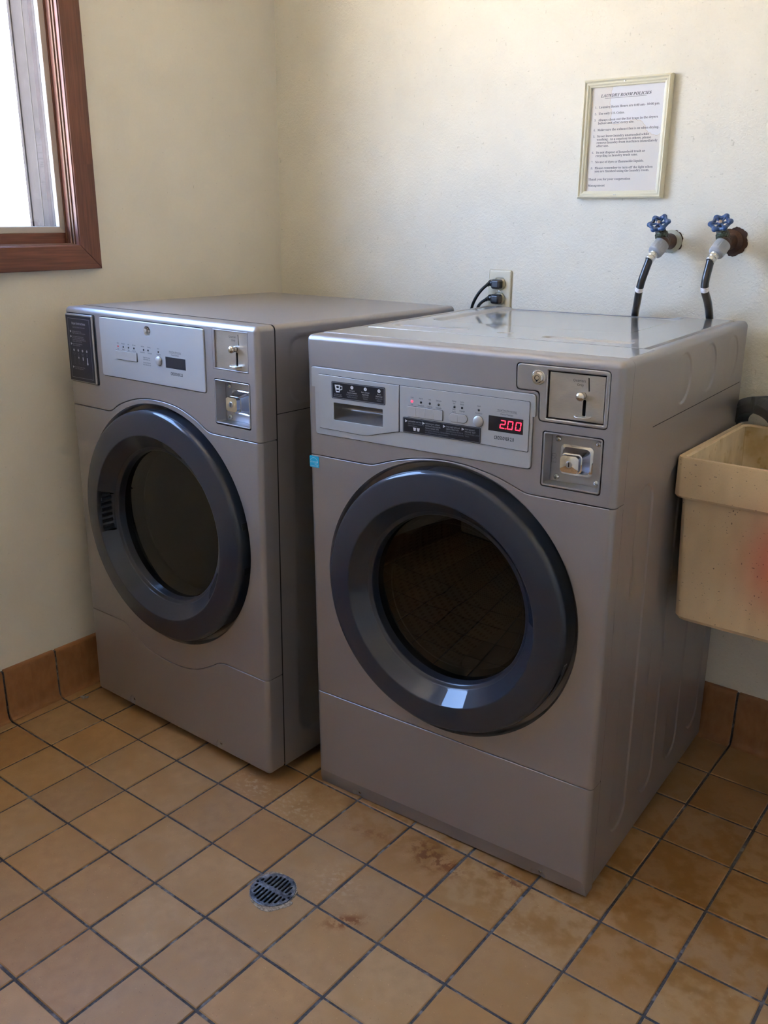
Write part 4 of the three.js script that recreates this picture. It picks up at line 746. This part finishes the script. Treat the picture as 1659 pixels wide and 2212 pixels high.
// ---------------------------------------------------------------- outlet and plugs
{
  const t = thing('wall_outlet', 'ivory duplex wall outlet behind the washing machine with two black plugs', 'outlet');
  t.position.set(0.7735, 1.0582, ZW);
  const plateS = rrect(-0.0345, 0, 0.0345, 0.115, 0.0052);
  const rec = (cy) => { const p = []; for (let i = 0; i < 40; i++) { const a = (i / 40) * Math.PI * 2; p.push([0.0172 * Math.cos(a), cy + clamp(0.0172 * Math.sin(a), -0.0142, 0.0142)]); } return p; };
  for (const cy of [0.0385, 0.0778]) plateS.holes.push(poly(rec(cy), true));
  part('cover_plate', ext(plateS, 0.0058, 0.0058, 0.0042, 4), M.ivory, t);
  for (const cy of [0.0385, 0.0778]) part('receptacle', ext(poly(rec(cy).map(([x, y]) => [x * 0.965, cy + (y - cy) * 0.965])), 0.006, 0.0066, 0.0008), M.ivory, t);
  const s = part('cover_screw', screwHead(0.003, 0.0012), M.screw, t); s.position.set(0, 0.0582, 0.0058);

  const plug = (name, label, cy, pts) => {
    const g = thing(name, label, 'power cord', undefined);
    const yc = t.position.y + cy, x = t.position.x, z0 = ZW + 0.0066;
    g.position.set(0, 0, 0);
    const body = merged([rbox(x - 0.0145, yc - 0.0125, z0 + 0.0003, x + 0.0125, yc + 0.0125, z0 + 0.024, 0.006, 4), orient(lathe([[0.0095, 0], [0.0088, 0.008], [0.0072, 0.012]], 20), V3(-1, -0.1, 0.1), V3(x - 0.012, yc + 0.003, z0 + 0.013))]);
    part('plug', body, M.blackPlastic, g);
    const d = pts[1].clone().sub(pts[0]).normalize();
    part('strain_relief', merged([0, 1, 2, 3].map((k) => orient(lathe([[0.003, 0], [0.0068 - k * 0.0004, 0.0003], [0.0068 - k * 0.0004, 0.0026], [0.003, 0.003]], 16), d, pts[0].clone().addScaledVector(d, -0.003 + k * 0.0036)))), M.cord, g);
    part('cord', tube(pts, 0.0042, 60, 10), M.cord, g);
  };
  plug('power_cord', 'black power cord plugged into the upper socket of the ivory outlet', 0.0778, [V3(0.7545, 1.139, -1.092), V3(0.742, 1.1275, -1.083), V3(0.7275, 1.1105, -1.0785), V3(0.713, 1.089, -1.08), V3(0.702, 1.071, -1.087), V3(0.69, 1.03, -1.095), V3(0.68, 0.9, -1.097), V3(0.67, 0.7, -1.097)]);
  plug('power_cord', 'black power cord plugged into the lower socket of the ivory outlet', 0.0385, [V3(0.753, 1.0985, -1.092), V3(0.744, 1.0925, -1.085), V3(0.735, 1.0855, -1.081), V3(0.724, 1.074, -1.084), V3(0.714, 1.05, -1.092), V3(0.712, 0.9, -1.097), V3(0.72, 0.7, -1.097)]);
}

// ---------------------------------------------------------------- water valves and hoses
{
  const patina = (() => { const N = 256, a = tileNoise(N, 20), b = tileNoise(N, 60); const tx = dataTex(N, N, (x, y, o) => { const k = smooth(a(x, y) * 0.6 + b(x, y) * 0.4, 0.42, 0.72), d = b(x, y); o[0] = lerp(52, 96, k) + d * 14; o[1] = lerp(42, 112, k) + d * 14; o[2] = lerp(36, 96, k) + d * 12; }, true); tx.repeat.set(14, 14); return phy({ map: tx, roughness: 0.55, metalness: 0.45 }); })();
  const bronze = (() => { const N = 256, a = tileNoise(N, 16), b = tileNoise(N, 50); const tx = dataTex(N, N, (x, y, o) => { const k = a(x, y) * 0.7 + b(x, y) * 0.3; o[0] = 60 + k * 50; o[1] = 46 + k * 34; o[2] = 38 + k * 24; }, true); tx.repeat.set(14, 14); return phy({ map: tx, roughness: 0.45, metalness: 0.6 }); })();
  const paleFlange = std({ color: lin(0.42, 0.42, 0.34), roughness: 0.7 }), rust = std({ color: lin(0.07, 0.035, 0.02), roughness: 0.95 });
  const UP = V3(0, 0.72, 0.69).normalize(), DN = V3(-0.24, -0.67, 0.69).normalize();
  function valve(x, y, turn, flangeMat, ragged, label, ho = 0.003) {
    const t = thing('water_valve', label, 'water valve', 'sillcock valves on the back wall'); t.position.set(x, y, ZW);
    // ragged hole around the pipe
    const rg = new THREE.Shape(); for (let i = 0; i <= 120; i++) { const a = (i / 120) * Math.PI * 2, q = ragged + 0.0042 * fbm(Math.cos(a) * 1.5 + x * 9, Math.sin(a) * 1.5, 4); i ? rg.lineTo(q * Math.cos(a) + ho, q * Math.sin(a)) : rg.moveTo(q * Math.cos(a) + ho, q * Math.sin(a)); }
    part('wall_gap', ext(rg, 0.0016, 0.0016, 0.0004, 1), rust, t);
    part('flange', crease(latheZ([[0.026, 0.0015], [0.0265, 0.004], [0.024, 0.006], [0.015, 0.009]], 36), 0.5).translate(0.002, 0, 0), flangeMat, t);
    part('valve_body', metricUV(merged([latheZ([[0.019, 0.004], [0.0175, 0.02], [0.0145, 0.04], [0.0125, 0.05]], 28), new THREE.SphereGeometry(0.0165, 24, 18).translate(0, 0, 0.046), between(V3(0, 0, 0.046), V3(0.0066, -0.002, 0.0667), 0.0145, 0.0145, 24), new THREE.SphereGeometry(0.0145, 20, 14).translate(0.0066, -0.002, 0.0667), orient(lathe([[0.0145, 0], [0.0145, 0.004]], 24), DN, V3(0.0066, -0.002, 0.0667)), orient(lathe([[0.013, 0], [0.013, 0.012]], 24), UP, V3(0, 0.004, 0.046))])), bronze, t);
    part('bonnet_nut', metricUV(crease(merged([orient(new THREE.CylinderGeometry(0.0145, 0.0155, 0.011, 6).translate(0, 0.0215, 0), UP, V3(0, 0, 0.047)), orient(lathe([[0.0125, 0.027], [0.0118, 0.036], [0.0085, 0.039], [0.004, 0.0395]], 24), UP, V3(0, 0, 0.047))]), 0.5)), patina, t);
    const hub = V3(0, 0.002, 0.047).addScaledVector(UP, 0.054);
    part('stem', orient(lathe([[0.0042, 0], [0.0042, 0.02]], 16), UP, V3(0, 0, 0.047).addScaledVector(UP, 0.036)), bronze, t);
    // six-lobed handwheel in its own plane (y = axis), then turned onto the stem
    const rim = []; for (let i = 0; i < 96; i++) { const a = (i / 96) * Math.PI * 2, q = 0.019 + 0.0018 * Math.cos(6 * a); rim.push(V3(q * Math.cos(a), 0.0012 * Math.cos(6 * a), q * Math.sin(a))); }
    const wheel = [tube(rim, 0.0043, 144, 10, true), lathe([[0, -0.004], [0.0062, -0.004], [0.0066, 0.002], [0.004, 0.0042], [0, 0.0045]], 24)];
    for (let k = 0; k < 6; k++) { const a = (k / 6) * Math.PI * 2; wheel.push(new THREE.SphereGeometry(0.0066, 16, 12).scale(1.05, 0.85, 1.05).translate(0.0205 * Math.cos(a), 0.001, 0.0208 * Math.sin(a)), between(V3(0.004 * Math.cos(a), 0, 0.004 * Math.sin(a)), V3(0.019 * Math.cos(a), 0.001, 0.019 * Math.sin(a)), 0.0026, 0.0024, 10)); }
    part('handwheel', orient(merged(wheel).rotateY(turn), UP, hub), M.bluePaint, t, 'blue six-lobed handwheel');
    part('stem_screw', orient(lathe([[0, 0.0075], [0.0025, 0.0072], [0.0042, 0.0055], [0.0045, 0.0035]].reverse(), 16), UP, hub), phy({ color: lin(0.45, 0.36, 0.28), roughness: 0.35, metalness: 0.9 }), t);
    return t;
  }
  valve(1.236, 1.2576, 0.25, paleFlange, 0.0268, 'blue-handled water valve with a pale flange, directly below the framed notice');
  valve(1.3768, 1.26, 0.2, bronze, 0.031, 'blue-handled water valve in a ragged rusty hole, nearer the sink', 0.008);

  const bandTex = canvas(512, 128, (c, w, h) => { c.fillStyle = '#f2eeee'; c.fillRect(0, 0, w, h); for (let k = 0; k < 4; k++) { text(c, 'ALWAYS TURN OFF', 64 + k * 128, 50, 15, { color: '#b98a86' }); text(c, 'THE WATER', 64 + k * 128, 96, 18, { color: '#7b7476' }); } });
  const bandMat = phy({ map: bandTex, roughness: 0.5 });
  function hose(vx, vy, pts, bt, label) {
    const t = thing('water_hose', label, 'hose', 'washer fill hoses'); t.position.set(0, 0, 0);
    const o = V3(vx + 0.0066, vy - 0.002, ZW + 0.0667).addScaledVector(DN, 0.003);
    const cpl = new THREE.CylinderGeometry(0.0175, 0.0178, 0.026, 96, 6).translate(0, 0.013, 0), p = cpl.attributes.position;
    for (let i = 0; i < p.count; i++) { const y = p.getY(i), q = Math.hypot(p.getX(i), p.getZ(i)); if (q > 0.015 && y > 0.007 && y < 0.019) { const a = Math.atan2(p.getZ(i), p.getX(i)), s = 1 + 0.022 * Math.sign(Math.sin(a * 36)); p.setX(i, p.getX(i) * s); p.setZ(i, p.getZ(i) * s); } }
    cpl.computeVertexNormals();
    part('coupling', orient(merged([crease(cpl, 0.5), lathe([[0.0172, 0.026], [0.0165, 0.0295], [0.012, 0.031], [0.0075, 0.031]], 48)]), DN, o), M.greyPlastic, t);
    const e = o.clone().addScaledVector(DN, 0.03), f0 = e.clone().addScaledVector(DN, 0.024), curve = new THREE.CatmullRomCurve3([f0.clone().addScaledVector(DN, -0.004), ...pts], false, 'centripetal');
    part('ferrule', orient(crease(lathe([[0.008, 0], [0.0104, 0.0005], [0.0104, 0.004], [0.0092, 0.0055], [0.0104, 0.007], [0.0104, 0.0125], [0.0092, 0.014], [0.0104, 0.0155], [0.0104, 0.0225], [0.0094, 0.024], [0.0085, 0.024]], 32), 0.5), DN, e), M.ferrule, t);
    part('hose_tube', new THREE.TubeGeometry(curve, 90, 0.0089, 16), M.hose, t);
    const sub = new THREE.CatmullRomCurve3([0, 0.25, 0.5, 0.75, 1].map((k) => curve.getPointAt(lerp(bt - 0.0105, bt + 0.0105, k)))), bg = new THREE.TubeGeometry(sub, 8, 0.0093, 20);
    { const u = bg.attributes.uv; for (let i = 0; i < u.count; i++) u.setXY(i, u.getY(i), u.getX(i)); }
    part('printed_band', bg, bandMat, t);
  }
  hose(1.236, 1.2576, [V3(1.2165, 1.164, -1.006), V3(1.198, 1.119, -1.04), V3(1.177, 1.083, -1.085), V3(1.168, 1.0, -1.0965), V3(1.165, 0.75, -1.098)], 0.14, 'black rubber hose on the valve below the notice');
  hose(1.3768, 1.26, [V3(1.3665, 1.166, -1.006), V3(1.366, 1.1245, -1.044), V3(1.36, 1.085, -1.086), V3(1.364, 1.0, -1.0965), V3(1.37, 0.75, -1.098)], 0.125, 'black rubber hose on the valve nearer the sink');
}

// ---------------------------------------------------------------- utility sink and drain hose
{
  const t = thing('utility_sink', 'deep cream utility sink with stained speckled sides, beside the washing machine', 'sink');
  const X0 = 1.4748, X1 = 2.0, Z0 = -1.035, Z1 = -0.634, TOP = 0.865;
  t.position.set((X0 + X1) / 2, 0, (Z0 + Z1) / 2);
  const cx = (X0 + X1) / 2, cz = (Z0 + Z1) / 2, hw = (X1 - X0) / 2, hz = (Z1 - Z0) / 2;
  const loop = (dx, y, r) => { const out = []; for (let k = 0; k < 4; k++) { const sx = [1, -1, -1, 1][k], sz = [1, 1, -1, -1][k]; for (let i = 0; i <= 8; i++) { const a = k * Math.PI / 2 + (i / 8) * Math.PI / 2; out.push([sx * (hw - dx - r) + r * Math.cos(a), y, sz * (hz - dx - r) + r * Math.sin(a)]); } } return out; };
  const rings = [loop(0.05, 0.515, 0.02), loop(0.026, 0.5155, 0.024), loop(0.0215, 0.523, 0.024), loop(0.0125, 0.777, 0.02), loop(0.0115, 0.7815, 0.02), loop(0.003, 0.7825, 0.02), loop(0, 0.787, 0.02), loop(0, 0.861, 0.018), loop(0.0015, TOP, 0.017), loop(0.0125, TOP, 0.012), loop(0.0145, 0.8615, 0.012), loop(0.024, 0.56, 0.03), loop(0.035, 0.545, 0.03), loop(0.06, 0.54, 0.03)];
  const P = [], I = [], n = rings[0].length; rings.forEach((q) => q.forEach((p) => P.push(...p)));
  for (let a = 0; a < rings.length - 1; a++) for (let i = 0; i < n; i++) { const j = (i + 1) % n; I.push(a * n + i, a * n + n + j, a * n + j, a * n + i, a * n + n + i, a * n + n + j); }
  for (const [base, flip, y] of [[0, true, 0.515], [(rings.length - 1) * n, false, 0.538]]) { const c = P.length / 3; P.push(0, y, 0); for (let i = 0; i < n; i++) { const j = (i + 1) % n; flip ? I.push(base + i, base + j, c) : I.push(base + j, base + i, c); } }
  const g0 = new THREE.BufferGeometry(); g0.setAttribute('position', new THREE.Float32BufferAttribute(P, 3)); g0.setIndex(I);
  const g = crease(g0, 0.5); metricUV(g);
  { const u = g.attributes.uv; for (let i = 0; i < u.count; i++) u.setXY(i, (u.getX(i) + 0.3) / 0.6, (u.getY(i) - 0.4) / 0.6); }
  const N = 1024, sp = tileNoise(N, 150), big = tileNoise(N, 7), st = tileNoise(N, 36), fine = tileNoise(N, 330);
  const tex = dataTex(N, N, (x, y, o) => {
    const m = (big(x, y) - 0.5) * 14 + (st(x, y * 0.4) - 0.5) * 9, k = (sp(x, y * 1.4) > 0.94 && st(x, y) > 0.42 ? -95 : 0) + (fine(x, y) > 0.975 ? -40 : 0);
    const wx = (x / N) * 0.6 - 0.3 + cx, wy = (y / N) * 0.6 + 0.4, pink = Math.exp(-(((wx - 1.69) / 0.06) ** 2 + ((wy - 0.685) / 0.09) ** 2));
    o[0] = 224 + m + k + pink * 4; o[1] = 197 + m + k * 0.95 - pink * 64; o[2] = 160 + m * 0.9 + k * 0.7 - pink * 46;
  }, true);
  const inTex = dataTex(512, 512, (x, y, o) => {
    const mm = fbm(x / 46, y / 90, 4), drip = smooth(fbm(x / 60 + 5, y / 120, 5), -0.1, 0.6), spot = smooth(fbm(x / 26 + 50, y / 26, 4), 0.3, 0.6), v = mm * 16;
    o[0] = lerp(222 + v, 172, drip * 0.55 + spot * 0.35); o[1] = lerp(200 + v, 142, drip * 0.6 + spot * 0.4); o[2] = lerp(164 + v, 84, drip * 0.6 + spot * 0.4);
  }, true);
  inTex.repeat.set(1.1, 1.1);
  const inGeo = (() => { const r2 = [loop(0.0128, 0.864, 0.012), loop(0.0152, 0.8605, 0.012), loop(0.0247, 0.561, 0.03), loop(0.036, 0.5465, 0.03), loop(0.06, 0.542, 0.03)], Q = [], J = [], m = r2[0].length; r2.forEach((q) => q.forEach((p) => Q.push(...p)));
    for (let a = 0; a < r2.length - 1; a++) for (let i = 0; i < m; i++) { const j = (i + 1) % m; J.push(a * m + i, a * m + m + j, a * m + j, a * m + i, a * m + m + i, a * m + m + j); }
    const c = Q.length / 3; Q.push(0, 0.5415, 0); for (let i = 0; i < m; i++) J.push((r2.length - 1) * m + (i + 1) % m, (r2.length - 1) * m + i, c);
    const q = new THREE.BufferGeometry(); q.setAttribute('position', new THREE.Float32BufferAttribute(Q, 3)); q.setIndex(J); return metricUV(crease(q, 0.5)); })();
  part('basin_interior', inGeo, phy({ map: inTex, roughness: 0.55 }), t, 'stained inside of the basin');
  part('basin', g, phy({ map: tex, roughness: 0.5, bumpMap: wallBump, bumpScale: 0.00012 }), t);
  for (const x of [-0.2, 0.16]) part('wall_bracket', box(x, 0.55, -hz - 0.0795, x + 0.04, 0.77, -hz + 0.02), M.zinc, t);
  part('drain_outlet', lathe([[0, 0.36], [0.022, 0.36], [0.022, 0.5], [0.04, 0.505], [0.04, 0.516], [0, 0.516]], 24).translate(0.06, 0, 0), M.darkGrey, t);

  const d = thing('drain_hose', 'grey corrugated drain hose hooked over the back corner of the sink', 'hose');
  const c = V3(1.514, 0.8615, -1.045), R = 0.047, RX = 0.07, pts = [V3(1.42, 0.45, -1.094), V3(1.436, 0.65, -1.094), V3(1.445, 0.79, -1.092)];
  for (let i = 0; i <= 10; i++) { const a = Math.PI - (i / 10) * Math.PI; pts.push(V3(c.x + RX * Math.cos(a), c.y + R * Math.sin(a), lerp(-1.09, -0.998, (1 - Math.cos((i / 10) * Math.PI)) / 2))); }
  pts.push(V3(1.585, 0.8, -0.997), V3(1.586, 0.72, -0.997));
  const curve = new THREE.CatmullRomCurve3(pts, false, 'centripetal'), nl = 900, hose = new THREE.TubeGeometry(curve, nl, 0.0155, 16), p = hose.attributes.position, nn = hose.attributes.normal, len = curve.getLength();
  for (let i = 0; i < p.count; i++) { const k = Math.floor(i / 17) / nl, q = 0.0016 * Math.sin((k * len / 0.0046) * Math.PI * 2); p.setXYZ(i, p.getX(i) + nn.getX(i) * q, p.getY(i) + nn.getY(i) * q, p.getZ(i) + nn.getZ(i) * q); }
  hose.computeVertexNormals();
  part('corrugated_tube', hose, M.darkGrey, d);
  // moulded hook that cradles the inside of the bend
  const arcPts = (r, n) => Array.from({ length: n + 1 }, (_, i) => { const a = Math.PI * 1.04 - (i / n) * Math.PI * 1.08; return [(r + 0.0275) * Math.cos(a) * 1.0, r * Math.sin(a)]; });
  const hook = ext(poly([...arcPts(0.0505, 40), ...arcPts(0.0275, 40).reverse()]), 0.037, 0.0185, 0.003, 3);
  const clip = merged([rbox(-0.006, 0.046, -0.021, 0.007, 0.0665, 0.021, 0.002), rbox(-0.005, 0.03, 0.0175, 0.003, 0.05, 0.021, 0.001)]);
  const turn = -Math.atan2(1.09 - 0.998, 2 * RX);
  part('hose_hook', hook.rotateY(turn).translate(c.x, c.y, -1.045), M.darkGrey, d);
  part('hose_clip', clip.rotateZ(0.12).rotateY(turn).translate(c.x, c.y, -1.045), M.darkGrey, d);
}

// ---------------------------------------------------------------- floor drain, lint
{
  const t = thing('floor_drain', 'round slotted metal floor drain set in the tiles with crumbling mortar', 'floor drain');
  t.position.set(DRAIN.x, 0, DRAIN.y);
  const grate = new THREE.Shape(); grate.absarc(0, 0, DR, 0, Math.PI * 2);
  for (let k = -4; k <= 4; k++) for (const s of [-1, 1]) {
    const x = k * 0.0092, y1 = Math.sqrt(Math.max(0, 0.0395 ** 2 - x * x)), y0 = 0.0052; if (y1 - y0 < 0.008) continue;
    const hw = 0.0024; const a = s > 0 ? y0 : -y1, b = s > 0 ? y1 : -y0; grate.holes.push(rrect(x - hw, a, x + hw, b, hw * 0.95, true));
  }
  for (const x of [-0.0415, 0.0415]) { const h = new THREE.Path(); h.absarc(x, 0, 0.0026, 0, Math.PI * 2); grate.holes.push(h); }
  const gt = (() => { const N = 256, a = tileNoise(N, 12), b = tileNoise(N, 60); const tx = dataTex(N, N, (x, y, o) => { const v = 128 + (a(x, y) - 0.5) * 80 + (b(x, y) - 0.5) * 40; o[0] = v; o[1] = v + 2; o[2] = v + 8; }, true); tx.repeat.set(12, 12); return phy({ map: tx, metalness: 0.85, roughness: 0.32 }); })();
  part('grate', metricUV(ext(grate, 0.0035, 0.0024, 0.0006, 2, 24).rotateX(-Math.PI / 2).rotateY(0.06)), gt, t);
  part('drain_body', lathe([[DR + 0.0006, 0.0005], [DR - 0.001, 0.0008], [DR - 0.003, -0.001], [DR - 0.004, -0.03], [0.02, -0.06], [0.02, -0.095], [0, -0.096]], 48), phy({ color: lin(0.05, 0.045, 0.04), roughness: 0.7, side: THREE.DoubleSide }), t);
  const ms = new THREE.Shape(), hole = new THREE.Path();
  for (let i = 0; i <= 90; i++) { const a = (i / 90) * Math.PI * 2, lobe = 0.011 * Math.exp(-(((a - 5.25) / 0.5) ** 2)) + 0.008 * Math.exp(-(((a - 6.1) / 0.35) ** 2)) + 0.006 * Math.exp(-(((a - 2.5) / 0.4) ** 2)), q = DR + 0.0022 + lobe + 0.0016 * fbm(Math.cos(a) * 4, Math.sin(a) * 4, 3) + 0.001 * noise2(i * 0.7, 3); i ? ms.lineTo(q * Math.cos(a), q * Math.sin(a)) : ms.moveTo(q * Math.cos(a), q * Math.sin(a)); }
  hole.absarc(0, 0, DR - 0.0002, 0, Math.PI * 2); ms.holes.push(hole);
  const mt = (() => { const N = 256, a = tileNoise(N, 24), b = tileNoise(N, 90); const tx = dataTex(N, N, (x, y, o) => { const v = 150 + (a(x, y) - 0.5) * 60 + (b(x, y) - 0.5) * 40; o[0] = v; o[1] = v - 14; o[2] = v - 30; }, true); tx.repeat.set(16, 16); return std({ map: tx, roughness: 0.9 }); })();
  part('mortar_ring', metricUV(ext(ms, 0.0045, 0.001, 0.0006, 1, 32).rotateX(-Math.PI / 2)), mt, t);

  const l = thing('lint_scrap', 'small grey scrap of lint on the tiles beside the tumble dryer', 'lint'); l.position.set(0.0159, 0.0003, -0.1965);
  const lumps = []; for (let i = 0; i < 7; i++) { const s = 0.0025 + rnd() * 0.003; lumps.push(new THREE.IcosahedronGeometry(s, 1).scale(1.4, 0.5, 1).rotateY(rnd() * 6).translate((rnd() - 0.5) * 0.018, s * 0.5, (rnd() - 0.5) * 0.012)); }
  part('lint_tuft', merged(lumps), M.lint, l);
}

renderer.render(scene, camera);
